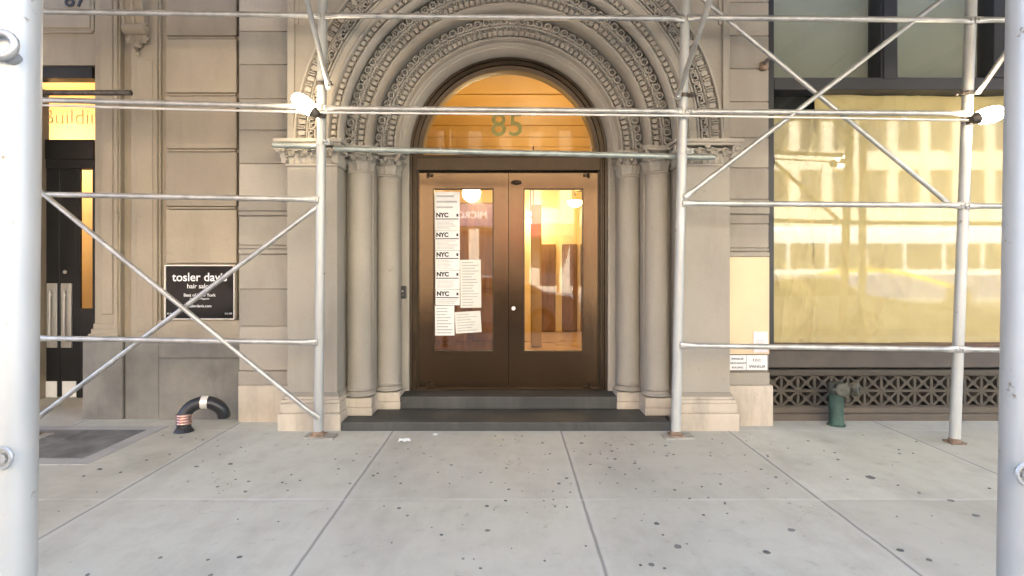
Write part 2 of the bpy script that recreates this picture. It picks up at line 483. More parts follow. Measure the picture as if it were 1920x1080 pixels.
GUM = [(188,852,4),(700,892,5),(1062,897,6),(1048,907,6),(913,949,6),(748,953,6),(764,967,5),(914,995,7),(828,1003,5),(868,1048,5),
 (901,1066,6),(846,872,5),(708,888,4),(656,907,5),(751,907,4),(1147,846,4),(1145,835,4),(1090,831,5),(1185,834,5),(1153,861,5),
 (1143,877,5),(1250,855,4),(1172,890,3),(1265,919,4),(1293,935,5),(1319,966,5),(1231,982,8),(1271,1025,12),(1222,1059,12),(1246,1066,6),
 (1437,1036,11),(1316,913,4),(1332,855,4),(1332,849,3),(1427,880,5),(1455,895,5),(1571,862,5),(1484,994,12),(1688,1032,10),(1742,1050,8),
 (1783,939,8),(1723,924,5),(1684,910,4),(1855,916,5),(1687,851,4),(1632,895,14),(1370,1006,0),(1041,950,4),(1063,951,4),(1045,904,0),
 (368,875,7),(432,870,6),(413,853,4),(449,1045,7),(390,1050,5),(301,1046,6),(408,913,5),(460,922,6),(466,903,5),(275,863,4),(187,880,6),
 (226,886,5),(157,893,5),(318,852,4),(164,1078,6),(395,1079,9),(529,905,4),(452,839,3),(408,837,3),(340,820,5),(380,825,4),(1248,836,6),
 (1021,1052,5),(1201,1060,5),(1830,967,9),(1565,849,4),(1515,827,4),(954,918,5),(948,939,5),(1190,869,5),(694,857,3),(741,894,3),(1351,908,4)]
_r = random.Random(21)
for _k in range(150):
    _x = _r.gauss(1000, 420) if _k % 3 else _r.uniform(90, 1850)
    _y = 815 + abs(_r.gauss(0, 95))
    if 90 < _x < 1850 and _y < 1078: GUM.append((_x, _y, _r.choice((1.6, 2, 2.4, 3, 3.6))))
bm = N()
for gx, gy, gr in GUM:
    if gr == 0: continue
    Y = F * EYE / (gy - VY)
    rr = gr * Y / F * random.uniform(.42, .55)
    X = UX(gx, Y)
    n = 11
    ph = [random.uniform(.78, 1.15) for k in range(n)]
    st = random.uniform(1.0, 1.35)
    top = [bm.verts.new((X + rr * st * ph[k] * math.cos(2 * PI * k / n), Y + rr * 1.15 * ph[k] * math.sin(2 * PI * k / n), 0.0035)) for k in range(n)]
    bot = [bm.verts.new((X + (v.co.x - X) * 1.12, Y + (v.co.y - Y) * 1.12, 0.0002)) for v in top]
    bm.faces.new(top)
    for k in range(n): bm.faces.new((bot[k], bot[(k + 1) % n], top[(k + 1) % n], top[k]))
g = build('gum_spots', bm, M['gum'], sidewalk); g['kind'] = 'stuff'

# ------------------------------------------------------------------ entrance building
X0 = -0.008         # axis of the doorway
ZS = 2.66           # springing height of the arch
B = thing('stone_building', (X0, 5.9, 0), 'grey limestone building with a carved round arch over a bronze double door', 'building')

def carved_leaf(bm, base, out, up, h, wd, curl, mi=0):
    """an acanthus leaf: ribbed strip rising along up and curling towards out, lobed edges"""
    out = Vector(out).normalized(); up = Vector(up).normalized()
    side = up.cross(out).normalized()
    nu, rows = 4, 7
    grid = []
    for j in range(rows):
        s = j / (rows - 1)
        bend = curl * (s ** 2.6)
        z = h * (s if s < .8 else .8 + (s - .8) * .1) - (max(0, s - .85) * h * .55)
        half = wd / 2 * (0.55 + .75 * math.sin(PI * min(1, s * .85 + .12))) * (1 + .24 * (1 if j % 2 else -1)) * (1 if s < .95 else .6)
        row = []
        for i in range(nu + 1):
            u = -1 + 2 * i / nu
            rib = 0.010 * (1 - abs(u)) + (0.006 if i % 2 == 0 else -0.002)
            row.append(bm.verts.new(Vector(base) + side * half * u + up * z + out * (0.012 + bend + rib - .012 * u * u)))
        grid.append(row)
    back = [[bm.verts.new(v.co - out * .018 - up * .004) for v in row] for row in grid]
    for j in range(rows - 1):
        for i in range(nu):
            bm.faces.new((grid[j][i], grid[j][i + 1], grid[j + 1][i + 1], grid[j + 1][i])).material_index = mi
            bm.faces.new((back[j][i], back[j + 1][i], back[j + 1][i + 1], back[j][i + 1])).material_index = mi
    for j in range(rows - 1):
        bm.faces.new((grid[j][0], grid[j + 1][0], back[j + 1][0], back[j][0]))
        bm.faces.new((grid[j][nu], back[j][nu], back[j + 1][nu], grid[j + 1][nu]))
    bm.faces.new([grid[-1][i] for i in range(nu + 1)] + [back[-1][i] for i in reversed(range(nu + 1))])
def volute(bm, c, a, b, r, turns=1.6, th=.011, n=22):
    """a spiral scroll in the plane of a and b round c"""
    pts, rad = [], []
    for k in range(n):
        s = k / (n - 1)
        ang = s * turns * 2 * PI
        rr = r * (1 - .80 * s)
        pts.append(Vector(c) + Vector(a) * math.cos(ang) * rr + Vector(b) * math.sin(ang) * rr)
        rad.append(th * (1 - .35 * s))
    tube(bm, pts, rad, 6)
    ball(bm, c, th * 1.3, u=6, v=5)

def column(sx, cy, dx):
    cx = X0 + sx * dx
    bm = N()
    r = .118
    prof = [(r * 1.07, .325), (r * 1.02, .345)] + [(r * (1.0 - .06 * k / 8), .35 + 2.05 * k / 8) for k in range(9)]
    lathe(bm, cx, cy, prof, 36)
    col = build('column', bm, M['stone'], B, 35)
    bm = N()
    q = .148
    box(bm, cx - q, cx + q, cy - q, cy + q, .0805, .155, .006, mi=1)
    box(bm, cx - q + .004, cx + q - .004, cy - q + .004, cy + q - .004, .155, .247, .006, mi=1)
    tor = [(.143, .247)] + [(.128 + .022 * math.sin(PI * k / 8), .247 + .034 * k / 8) for k in range(9)] + [(.124, .284), (.120, .296), (.124, .302)] + \
          [(.120 + .013 * math.sin(PI * k / 6), .303 + .02 * k / 6) for k in range(7)] + [(.119, .326)]
    lathe(bm, cx, cy, tor, 36)
    build('base', bm, [M['stone'], M['base']], col, 35)
    bm = N()
    zt = 2.655
    bell = [(.112, 2.398)] + [(.112 + .016 * math.sin(PI * k / 6), 2.398 + .026 * k / 6) for k in range(7)] + [(.100, 2.43), (.085, 2.48), (.085, 2.55), (.105, 2.595), (.142, 2.612)]
    lathe(bm, cx, cy, bell, 32)
    for k in range(8):
        a = 2 * PI * k / 8
        o = Vector((math.cos(a), math.sin(a), 0))
        carved_leaf(bm, Vector((cx, cy, 2.425)) + o * .098, o, (0, 0, 1), .115, .078, .066)
        a2 = a + PI / 8
        o2 = Vector((math.cos(a2), math.sin(a2), 0))
        carved_leaf(bm, Vector((cx, cy, 2.43)) + o2 * .088, o2, (0, 0, 1), .175, .062, .085)
        ball(bm, Vector((cx, cy, 2.565)) + o * .142, .018, u=6, v=5)
    for k in range(4):
        a = PI / 4 + k * PI / 2
        o = Vector((math.cos(a), math.sin(a), 0))
        volute(bm, Vector((cx, cy, 2.588)) + o * .168, o, (0, 0, 1), .032)
    ab = []
    for k in range(4):
        a = PI / 4 + k * PI / 2
        for d in (-.12, .12):
            ab.append((cx + .205 * math.cos(a + d), cy + .205 * math.sin(a + d)))
        m = a + PI / 4
        ab.append((cx + .132 * math.cos(m), cy + .132 * math.sin(m)))
    prism_z(bm, ab, 2.614, 2.632)
    prism_z(bm, [((x - cx) * 1.03 + cx, (y - cy) * 1.03 + cy) for x, y in ab], 2.634, zt)
    build('capital', bm, M['carved'], col, 35)
for sx in (-1, 1):
    column(sx, 5.475, 1.447)
    column(sx, 5.713, 1.226)

def pilaster(sx):
    def xx(v): return X0 + sx * v
    bm = N()
    box(bm, xx(1.585), xx(2.049), 5.18, 5.62, .335, 2.43, .004)
    # flared foot of the shaft
    for k in range(4):
        e = .006 * (k + 1)
        box(bm, xx(1.585 - e), xx(2.049 + e), 5.18 - e, 5.60, .335 - .0085 * (k + 1), .335 - .0085 * k - .0002, .002)
    pil = build('pilaster', bm, M['stone'], B)
    bm = N()
    box(bm, xx(1.570), xx(2.064), 5.165, 5.60, .277, .3005)
    box(bm, xx(1.552), xx(2.090), 5.140, 5.60, .243, .277, .010, 2)
    box(bm, xx(1.548), xx(2.096), 5.133, 5.61, .155, .243, .007)
    box(bm, xx(1.535), xx(2.112), 5.112, 5.62, -.02, .155, .012, 2)
    build('base', bm, M['base'], pil)
    bm = N()
    # necking, bell, carving, abacus
    box(bm, xx(1.568), xx(2.066), 5.163, 5.62, 2.43, 2.452, .008, 2)
    box(bm, xx(1.592), xx(2.043), 5.187, 5.62, 2.452, 2.60)
    xs = [1.615 + i * .058 for i in range(8)]
    for i, v in enumerate(xs):
        carved_leaf(bm, (xx(v), 5.185, 2.452), (0, -1, 0), (0, 0, 1), .085 if i % 2 else .115, .064, .045)
        if i % 2 == 0:
            volute(bm, (xx(v + .03), 5.155, 2.565), (sx, 0, 0), (0, 0, 1), .03, 1.4)
        else:
            carved_leaf(bm, (xx(v), 5.18, 2.47), (0, -1, 0), (0, 0, 1), .13, .05, .06)
        ball(bm, (xx(v + .02), 5.15, 2.53 + .02 * (i % 3)), .016, u=6, v=5)
        ball(bm, (xx(v - .012), 5.158, 2.575 - .02 * (i % 2)), .014, u=6, v=5)
    for v in (2.10, 1.56):
        volute(bm, (xx(v), 5.14, 2.575), (sx, 0, 0), (0, 0, 1), .046, 1.7, .014, 28)
        carved_leaf(bm, (xx(v - .03 if v > 2 else v + .03), 5.17, 2.455), (sx * (1 if v > 2 else -1), -1, 0), (0, 0, 1), .13, .08, .06)
    volute(bm, (xx(1.83), 5.13, 2.615), (sx, 0, 0), (0, 0, 1), .034, 1.5, .013)
    for j in range(4):     # inner return
        yy = 5.23 + j * .07
        carved_leaf(bm, (xx(1.59), yy, 2.452), (-sx, 0, 0), (0, 0, 1), .12 if j % 2 else .09, .07, .045)
        ball(bm, (xx(1.555), yy + .02, 2.57), .018, u=6, v=5)
    for j in range(3):     # outer return
        yy = 5.22 + j * .06
        carved_leaf(bm, (xx(2.045), yy, 2.452), (sx, 0, 0), (0, 0, 1), .12 if j % 2 else .09, .07, .045)
    box(bm, xx(1.535), xx(2.135), 5.115, 5.62, 2.612, 2.636, .006)
    box(bm, xx(1.520), xx(2.150), 5.100, 5.62, 2.637, 2.672, .010, 2)
    build('capital', bm, M['carved'], pil, 35)
pilaster(-1); pilaster(1)

# stone piers behind the columns, stepping in to the jamb
for sx in (-1, 1):
    bm = N()
    box(bm, X0 + sx * 1.325, X0 + sx * 1.60, 5.50, 5.95, .08, 2.66)
    box(bm, X0 + sx * 1.115, X0 + sx * 1.327, 5.735, 5.95, .08, 2.658)
    box(bm, X0 + sx * 1.036, X0 + sx * 1.117, 5.84, 5.96, .203, 2.66, .004)
    build('jamb', bm, M['stone'], B)

# ---- archivolts: swept half rings
def sweep(bm, prof, n=112, mi=0):
    rings = []
    for k in range(n + 1):
        a = PI * k / n
        rings.append([bm.verts.new((X0 + r * math.cos(a), y, ZS + r * math.sin(a))) for r, y in prof])
    for k in range(n):
        for i in range(len(prof) - 1):
            bm.faces.new((rings[k][i], rings[k][i + 1], rings[k + 1][i + 1], rings[k + 1][i])).material_index = mi
def roll(r0, y0, r1, y1, h, n=6):
    """points of a half-round between two profile points, swelling towards the viewer"""
    out = []
    for k in range(n + 1):
        s = k / n
        out.append((r0 + (r1 - r0) * s, y0 + (y1 - y0) * s - h * math.sin(PI * s)))
    return out
def arc_items(r, n, fn, off=.5):
    for k in range(n):
        a = PI * (k + off) / n
        c = math.cos(a); s = math.sin(a)
        fn(k, a, Vector((c, 0, s)), Vector((-s, 0, c)))
def P3(r, a, y): return Vector((X0 + r * math.cos(a), y, ZS + r * math.sin(a)))
YV = Vector((0, 1, 0))
def beads(bm, r, y, n, lr, lt):
    def fn(k, a, ra, ta):
        c = P3(r, a, y)
        w_ = PI * r / n * .34
        obox(bm, c + YV * .022, ta * w_, ra * lr, YV * .036)
        obox(bm, c - YV * .016, ta * w_ * .7, ra * lr * .8, YV * .004)
    arc_items(r, n, fn)
def scrolls(bm, r, y, n, rad):
    def fn(k, a, ra, ta):
        c = P3(r, a, y)
        pts = [c + ra * math.cos(2 * PI * j / 12) * rad + ta * math.sin(2 * PI * j / 12) * rad for j in range(12)]
        tube(bm, pts, rad * .33, 6, closed=True)
        ball(bm, c + YV * .012, rad * .40, 1, 2.2, 1, u=6, v=5)
        tube(bm, [p + YV * .02 for p in pts], rad * .22, 4, closed=True)
        # tendril to the next scroll
        a2 = a + PI * .5 / n
        q = P3(r - rad * .9, a2, y + .004)
        tube(bm, [c - ra * rad + YV * .002, q, P3(r - rad * .1, a2 + PI * .18 / n, y + .004)], [rad * .32, rad * .36, rad * .2], 5)
    arc_items(r, n, fn)
def dots(bm, r, y, n, rad):
    arc_items(r, n, lambda k, a, ra, ta: ball(bm, P3(r, a, y), rad, u=5, v=4))

# outer order with key pattern and leaf band
bm = N()
sweep(bm, [(2.00, 5.215), (1.985, 5.165), (1.968, 5.165), (1.960, 5.212), (1.876, 5.212)] + roll(1.874, 5.172, 1.860, 5.172, .008) + [(1.852, 5.212), (1.772, 5.212), (1.768, 5.172), (1.758, 5.172)] +
      [(1.752, 5.196), (1.725, 5.20), (1.70, 5.205)] + roll(1.700, 5.205, 1.668, 5.212, .022) + [(1.655, 5.258), (1.608, 5.258)] + roll(1.600, 5.215, 1.545, 5.24, .035) + [(1.548, 5.30), (1.580, 5.36), (1.585, 5.60)])
# leaf band
def leafband(k, a, ra, ta):
    y = 5.184
    c = P3(1.918, a, y)
    if k % 2 == 0:
        vs = [bm.verts.new(c + ra * v + ta * u + YV * d) for u, v, d in ((-.016, -.034, -.006), (.016, -.034, -.006), (.022, .012, -.012), (0, .034, -.008), (-.022, .012, -.012))]
        bs = [bm.verts.new(v.co + YV * .034) for v in vs]
        bm.faces.new(vs)
        for i in range(5): bm.faces.new((vs[i], bs[i], bs[(i + 1) % 5], vs[(i + 1) % 5]))
    else:
        obox(bm, c + ta * .011, ra * .033, ta * .0045, YV * .022)
        obox(bm, c - ta * .011, ra * .033, ta * .0045, YV * .011)
        obox(bm, c - ra * .028, ra * .006, ta * .018, YV * .011)
arc_items(1.918, 118, leafband)
# key pattern: raised meander
def key(k, a, ra, ta):
    wdt = PI * 1.81 / 52
    def bar(u0, v0, u1, v1):
        am = a + (u0 + u1) / 2 * wdt / 1.81
        r_ = Vector((math.cos(am), 0, math.sin(am))); t_ = Vector((-math.sin(am), 0, math.cos(am)))
        c = P3(1.812 + (v0 + v1) / 2, am, 5.184)
        hu = max(abs(u1 - u0) * wdt / 2, .0055); hv = max(abs(v1 - v0) / 2, .0055)
        obox(bm, c, t_ * hu, r_ * hv, YV * .024)
    h = .027
    bar(-.5, -h, .34, -h); bar(.34, -h, .34, .012); bar(.02, .012, .34, .012); bar(.02, -.008, .02, .012)
    bar(-.30, -.006, -.30, h); bar(-.30, h, .5, h); bar(-.5, -h, -.5, h)
arc_items(1.81, 52, key)
beads(bm, 1.632, 5.228, 92, .021, .0125)
build('arch_order', bm, M['carved'], B, 35)
# middle order
bm = N()
sweep(bm, [(1.60, 5.42), (1.575, 5.40), (1.564, 5.385), (1.562, 5.435), (1.498, 5.435)] + roll(1.497, 5.392, 1.478, 5.396, .012) + [(1.462, 5.448), (1.400, 5.448), (1.392, 5.40)] + roll(1.388, 5.402, 1.335, 5.43, .042) + [(1.334, 5.50), (1.352, 5.57), (1.355, 5.82)])
scrolls(bm, 1.531, 5.376, 54, .030)
dots(bm, 1.475, 5.395, 176, .0085)
dots(bm, 1.455, 5.402, 176, .0075)
beads(bm, 1.425, 5.414, 82, .024, .0135)
build('arch_order', bm, M['carved'], B, 35)
# inner order and the plain soffit up to the bronze ring
bm = N()
sweep(bm, [(1.375, 5.66), (1.35, 5.64), (1.341, 5.625), (1.339, 5.675), (1.270, 5.675)] + roll(1.269, 5.632, 1.250, 5.636, .012) + [(1.234, 5.688), (1.170, 5.688), (1.158, 5.64)] + roll(1.155, 5.642, 1.128, 5.66, .018) + [(1.122, 5.70), (1.10, 5.72)] + roll(1.095, 5.735, 1.07, 5.76, .008) + [(1.048, 5.80), (1.036, 5.85), (1.036, 6.0)])
scrolls(bm, 1.305, 5.616, 46, .030)
dots(bm, 1.248, 5.635, 150, .0085)
dots(bm, 1.229, 5.642, 150, .0075)
beads(bm, 1.195, 5.654, 70, .025, .0135)
build('arch_order', bm, M['carved'], B, 35)

# spandrel plate round the arch with a raised edge strip
def rect_pt(a, r, hw, ht):
    c, s = math.cos(a), math.sin(a)
    t1 = hw / abs(c) if abs(c) > 1e-6 else 1e9
    t2 = ht / s if s > 1e-6 else 1e9
    return min(t1, t2)
bm = N()
angs = sorted(set([PI * k / 96 for k in range(97)] + [math.atan2(2.9, 2.045), PI - math.atan2(2.9, 2.045)]))
for y, rr in ((5.212, 1.972),):
    inn, outp = [], []
    for a in angs:
        t_ = max(rect_pt(a, rr, 2.045, 2.9), rr + .002)
        inn.append(bm.verts.new(P3(rr, a, y)))
        outp.append(bm.verts.new(P3(t_, a, y)))
    for i in range(len(angs) - 1):
        bm.faces.new((inn[i], outp[i], outp[i + 1], inn[i + 1]))
for sx in (-1, 1):
    box(bm, X0 + sx * 1.985, X0 + sx * 2.049, 5.18, 5.45, 2.674, 5.56, .005)
    box(bm, X0 + sx * 1.950, X0 + sx * 1.985, 5.196, 5.45, 3.75, 5.56, .004)
build('spandrel', bm, M['stone'], B)

# ---- flanking walls with coursed blocks
def courses(bm, x0, x1, y, rows, back, gap=.007):
    for z0, z1, pr in rows:
        box(bm, x0, x1, y - pr, back, z0 + gap / 2, z1 - gap / 2, .005, mi=random.choice((0, 1, 2)))
bm = N()
yl = 5.43
za = lambda py: UZ(py, yl)
rows = [(za(722), za(695), .02), (za(695), za(612), 0), (za(612), za(542), .0), (za(542), za(477), 0), (za(477), za(467), .018), (za(467), za(460), .008), (za(460), za(405), 0.003), (za(405), za(396), .02), (za(396), za(377), .012),
        (za(377), za(307), 0), (za(307), za(244), 0), (za(244), za(185), 0), (za(185), za(121), 0), (za(121), za(59), 0), (za(59), za(-4), 0), (za(-4), za(-66), 0), (za(-66), za(-128), 0), (za(-128), 5.6, 0)]
courses(bm, -2.62, -2.046, yl, rows, 5.8)
box(bm, -2.62, -2.04, 5.447, 5.8, .3, 5.6)
build('wall', bm, [M['stone'], M['stone_b'], M['stone_c']], B)
bm = N()
box(bm, -2.622, -2.05, 5.405, 5.82, -.02, za(722), .008)
build('wall_base', bm, M['base'], B)
yr = 5.30
za2 = lambda py: UZ(py, yr)
bm = N()
rows = [(za2(722), za2(697), .022), (za2(697), za2(664), .0), (za2(664), za2(482), -.004), (za2(482), za2(472), .02), (za2(472), za2(465), .010), (za2(465), za2(420), .0), (za2(420), za2(402), .006), (za2(402), za2(388), .022), (za2(388), za2(374), .012),
        (za2(374), za2(315), 0), (za2(315), za2(258), 0), (za2(258), za2(191), 0), (za2(191), za2(129), 0), (za2(129), za2(67), 0), (za2(67), za2(4), 0), (za2(4), za2(-60), 0), (za2(-60), za2(-122), 0), (za2(-122), 5.6, 0)]
courses(bm, 2.03, 2.455, yr, rows, 5.8)
box(bm, 2.03, 2.447, 5.317, 5.8, .3, 5.6)
build('wall', bm, [M['stone'], M['stone_b'], M['stone_c']], B)
bm = N()
box(bm, 2.03, 2.488, 5.275, 5.82, -.02, za2(722), .010, 2)
build('wall_base', bm, M['base'], B)
# upper storeys out of sight; plain wings and rear mass added to stop sun leaks
bm = N()
box(bm, -2.62, 45, 5.25, 6.3, 5.60, 16)
box(bm, -2.62, 45, 5.55, 6.3, 5.56, 5.602)
box(bm, 6.3, 45, 5.30, 6.3, 0, 5.56)
box(bm, -2.62, 45, 6.302, 11.8, 3.82, 16)
box(bm, 1.80, 45, 6.302, 11.8, 0, 3.818)
box(bm, 1.80, 6.3, 5.80, 6.30, 0, 5.555)
box(bm, -2.62, -1.80, 5.96, 11.8, 0, 3.818)
box(bm, -2.3, 2.3, 6.07, 6.30, 3.82, 5.555)
box(bm, -1.80, 1.80, 11.3, 11.8, 0, 3.818)
build('upper_wall_sun_block', bm, M['stone'], B)

# ---- steps
bm = N(); box(bm, X0 - 1.528, X0 + 1.485, 5.112, 5.98, -.02, .0802, .010, 2); build('step', bm, M['step'], B)
bm = N(); box(bm, X0 - 1.085, X0 + 1.085, 5.583, 6.02, .0804, .203, .008, 2); build('step', bm, M['step'], B)

# ---- bronze frame, fanlight, doors
YD = 5.92
bm = N()
for sx in (-1, 1):
    xa = lambda v: X0 + sx * v
    box(bm, xa(1.034), xa(1.006), 5.862, 6.02, .203, ZS, .003)
    box(bm, xa(1.006), xa(.985), 5.884, 6.02, .203, ZS, .003)
    box(bm, xa(.985), xa(.960), 5.872, 6.02, .203, ZS, .004)
    box(bm, xa(.960), xa(.944), 5.900, 6.02, .203, ZS - .145)
box(bm, X0 - .985, X0 + .985, 5.878, 6.02, ZS - .148, ZS + .004, .004)
box(bm, X0 - .985, X0 + .985, 5.862, 5.90, ZS - .012, ZS + .012, .004)
box(bm, X0 - .985, X0 + .985, 5.868, 5.90, ZS - .150, ZS - .136, .003)
sweep(bm, [(1.034, 6.02), (1.034, 5.862), (1.010, 5.862), (1.006, 5.884), (.985, 5.884), (.983, 5.868), (.960, 5.868), (.955, 5.892), (.935, 5.896), (.933, 5.885), (.905, 5.89), (.900, 5.93), (.900, 6.02)], 96)
box(bm, X0 - .985, X0 + .985, 5.86, 6.02, .203, .222, .003)
box(bm, X0 - .95, X0 + .95, 5.972, 6.02, 2.47, ZS - .146)
box(bm, X0 - .95, X0 - .915, 5.972, 6.02, .203, 2.471)
box(bm, X0 + .915, X0 + .95, 5.972, 6.02, .203, 2.471)
build('door_frame', bm, M['bronze_dark'], B, 35)
bm = N()
cpt = [bm.verts.new((X0 + .91 * math.cos(PI * k / 64), 5.955, ZS + .91 * math.sin(PI * k / 64))) for k in range(65)]
bm.faces.new(cpt)
fan = build('fanlight', bm, M['glass_fan'], B)
bm = N()
text_into(bm, '85', .345, facing(UX(951, 5.94), 5.945, UZ(254, 5.94)), .0015, .002, spacing=1.06)
build('house_number', bm, M['gold'], fan)

def leaf(x0, x1, hinge):
    z0, z1 = .224, 2.487
    g0, g1 = x0 + (.150 if hinge < 0 else .155), x1 - (.155 if hinge < 0 else .150)
    h0, h1 = .598, 2.328
    y0, y1 = 5.915, 5.965
    bm = N()
    box(bm, x0, g0, y0, y1, z0, z1)
    box(bm, g1, x1, y0, y1, z0, z1)
    box(bm, g0, g1, y0, y1, z0, h0)
    box(bm, g0, g1, y0, y1, h1, z1)
    d = build('door', bm, M['bronze'], B)
    bm = N()
    e = .012
    box(bm, g0, g0 + e, y0 - .006, y1 - .003, h0, h1); box(bm, g1 - e, g1, y0 - .006, y1 - .003, h0, h1)
    box(bm, g0 + e, g1 - e, y0 - .0055, y1 - .003, h0, h0 + e); box(bm, g0 + e, g1 - e, y0 - .0055, y1 - .003, h1 - e, h1)
    build('glazing_bead', bm, M['bronze_dark'], d)
    bm = N()
    vs = [bm.verts.new(p) for p in ((g0 + .004, 5.945, h0 + .004), (g1 - .004, 5.945, h0 + .004), (g1 - .004, 5.945, h1 - .004), (g0 + .004, 5.945, h1 - .004))]
    bm.faces.new(vs)
    build('pane', bm, M['glass'], d)
    hx = x0 + .13 if hinge < 0 else x1 - .13
    for zz in (z0 + .03, z1 - .022):
        bm = N()
        box(bm, hx - .022, hx + .022, y0 - .02, y0 - .001, zz - .016, zz + .016, .005)
        tube(bm, [(hx + .035 * -hinge * -1, y0 - .022, zz - .03), (hx + .035 * -hinge * -1, y0 - .022, zz + .03)], .009, 8)
        build('pivot', bm, M['bronze_dark'], d)
    if hinge > 0:
        bm = N()
        box(bm, x0 - .03, x0 + .03, 5.967, 5.98, z0, z1)
        build('astragal', bm, M['bronze_dark'], d)
        bm = N()
        tube(bm, [(x0 + .05, y0 - .012, 1.06), (x0 + .05, y0 + .001, 1.06)], .022, 14)
        build('lock', bm, M['steel'], d)
        bm = N()
        hp = U(968, 342, 5.905)
        ball(bm, hp, .045, 1.25, .35, .55, 10, 7)
        build('closer_boss', bm, M['bronze_dark'], d, True)
leaf(X0 - .948, X0 - .003, -1)
leaf(X0 + .003, X0 + .940, 1)

# ---- lobby behind the door
bm = N()
LX, LY1, LZ = 1.75, 11.2, 3.75
def quad(bm, a, b, c, d, mi=0):
    f = bm.faces.new([bm.verts.new(v) for v in (a, b, c, d)]); f.material_index = mi
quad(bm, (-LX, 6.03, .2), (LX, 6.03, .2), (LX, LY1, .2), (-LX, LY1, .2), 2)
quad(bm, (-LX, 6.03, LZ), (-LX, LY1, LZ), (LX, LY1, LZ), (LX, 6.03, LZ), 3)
quad(bm, (-LX, LY1, .2), (LX, LY1, .2), (LX, LY1, LZ), (-LX, LY1, LZ))
quad(bm, (-LX, 6.03, .2), (-LX, LY1, .2), (-LX, LY1, LZ), (-LX, 6.03, LZ))
quad(bm, (LX, 6.03, .2), (LX, 6.03, LZ), (LX, LY1, LZ), (LX, LY1, .2))
for sx in (-1, 1): box(bm, sx * 1.03, sx * LX, 6.025, 6.06, .2, LZ)
# ceiling beams and cornice
for k in range(6):
    y = 6.5 + k * .8
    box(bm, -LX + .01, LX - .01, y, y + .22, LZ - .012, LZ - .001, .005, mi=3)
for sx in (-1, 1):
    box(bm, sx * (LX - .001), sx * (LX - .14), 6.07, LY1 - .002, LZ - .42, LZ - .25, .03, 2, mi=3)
    box(bm, sx * (LX - .001), sx * (LX - .07), 6.07, LY1 - .002, 2.5, 2.58, .02)
    for k in range(4): box(bm, sx * (LX - .001), sx * (LX - .09), 6.7 + k * 1.2, 6.95 + k * 1.2, .21, LZ - .42, .01)
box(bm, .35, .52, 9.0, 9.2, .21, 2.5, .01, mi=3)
box(bm, -1.7, .0, 8.3, 8.45, .21, 2.45, .01, mi=1)
box(bm, -1.7, .0, 8.28, 8.30, 1.18, 1.24, .004, mi=1)
for k in range(3): box(bm, -1.65 + k * .55, -1.18 + k * .55, 8.27, 8.298, .4, 1.1, .01, mi=1)
for x in (.62, 1.05, 1.42): box(bm, x, x + .30, LY1 - .06, LY1 - .003, .21, 1.95, .01, mi=1)
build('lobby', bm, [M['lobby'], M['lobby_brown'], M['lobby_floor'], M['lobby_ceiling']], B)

M['lampglass'] = glow('lobby_lamp_glass', (1.0, 0.72, 0.34), 5)
def pendant(p, r, label, bowl, watts):
    t_ = thing('pendant_lamp', (p.x, p.y, p.z), label, 'lamp')
    bm = N()
    if bowl:
        prof = [(.02, p.z - r * .75)] + [(r * math.sin(PI / 2 * k / 7), p.z - r * .75 * math.cos(PI / 2 * k / 7)) for k in range(1, 8)] + [(r * .9, p.z + .01)]
        lathe(bm, p.x, p.y, prof, 20)
    else:
        ball(bm, p, r, u=18, v=12)
    build('shade', bm, M['lampglass'], t_, True)
    bm = N()
    sx = 1 if p.x > 0 else -1
    tube(bm, [(p.x, p.y, p.z + r * .8), (p.x, p.y, p.z + r * 1.3), (p.x + sx * .15, p.y, p.z + r * 1.5), (sx * (LX - .0), p.y, p.z + r * 1.5)], .012, 6)
    ball(bm, (sx * LX, p.y, p.z + r * 1.5), .06, .5, 1, 1)
    build('stem', bm, M['bronze_dark'], t_)
    L = bpy.data.lights.new('lobby_light', 'POINT')
    L.energy = watts; L.color = (1.0, 0.60, 0.20); L.shadow_soft_size = .12
    lo = bpy.data.objects.new('lobby_light', L); COL.objects.link(lo)
    lo.parent = t_; lo.location = (0, 0, r + .16)
pendant(U(884, 362, 7.4), .12, 'round globe lamp on a bracket in the lobby behind the left door leaf', False, 2.6)
pendant(U(1078, 378, 7.4), .10, 'amber bowl lamp on a bracket in the lobby behind the right door leaf', True, 4)
M['spot'] = glow('downlight_lens', (1.0, 0.85, 0.6), 22)
for k, (px, py, yy) in enumerate(((1000, 402, 9.9), (995, 414, 10.8))):
    p = U(px, py, yy)
    d = thing('wall_lamp', (p.x, p.y, p.z), ('upper' if k == 0 else 'lower') + ' of two small glowing lamps in the lobby behind the right door leaf', 'lamp', 'small lobby lamps')
    bm = N(); ball(bm, p, .055, 1.2, 1, .8, 12, 8); build('bulb', bm, M['spot'], d, True)
    bm = N(); tube(bm, [p + Vector((0, 0, .04)), p + Vector((0, .05, .12)), (p.x, yy + .05, LZ - .11)], .012, 6); build('arm', bm, M['bronze_dark'], d)
    L = bpy.data.lights.new('lobby_light', 'POINT'); L.energy = 2.2; L.color = (1.0, .62, .24); L.shadow_soft_size = .08
    lo = bpy.data.objects.new('lobby_light', L); COL.objects.link(lo); lo.parent = d; lo.location = (.12, -.25, .05)

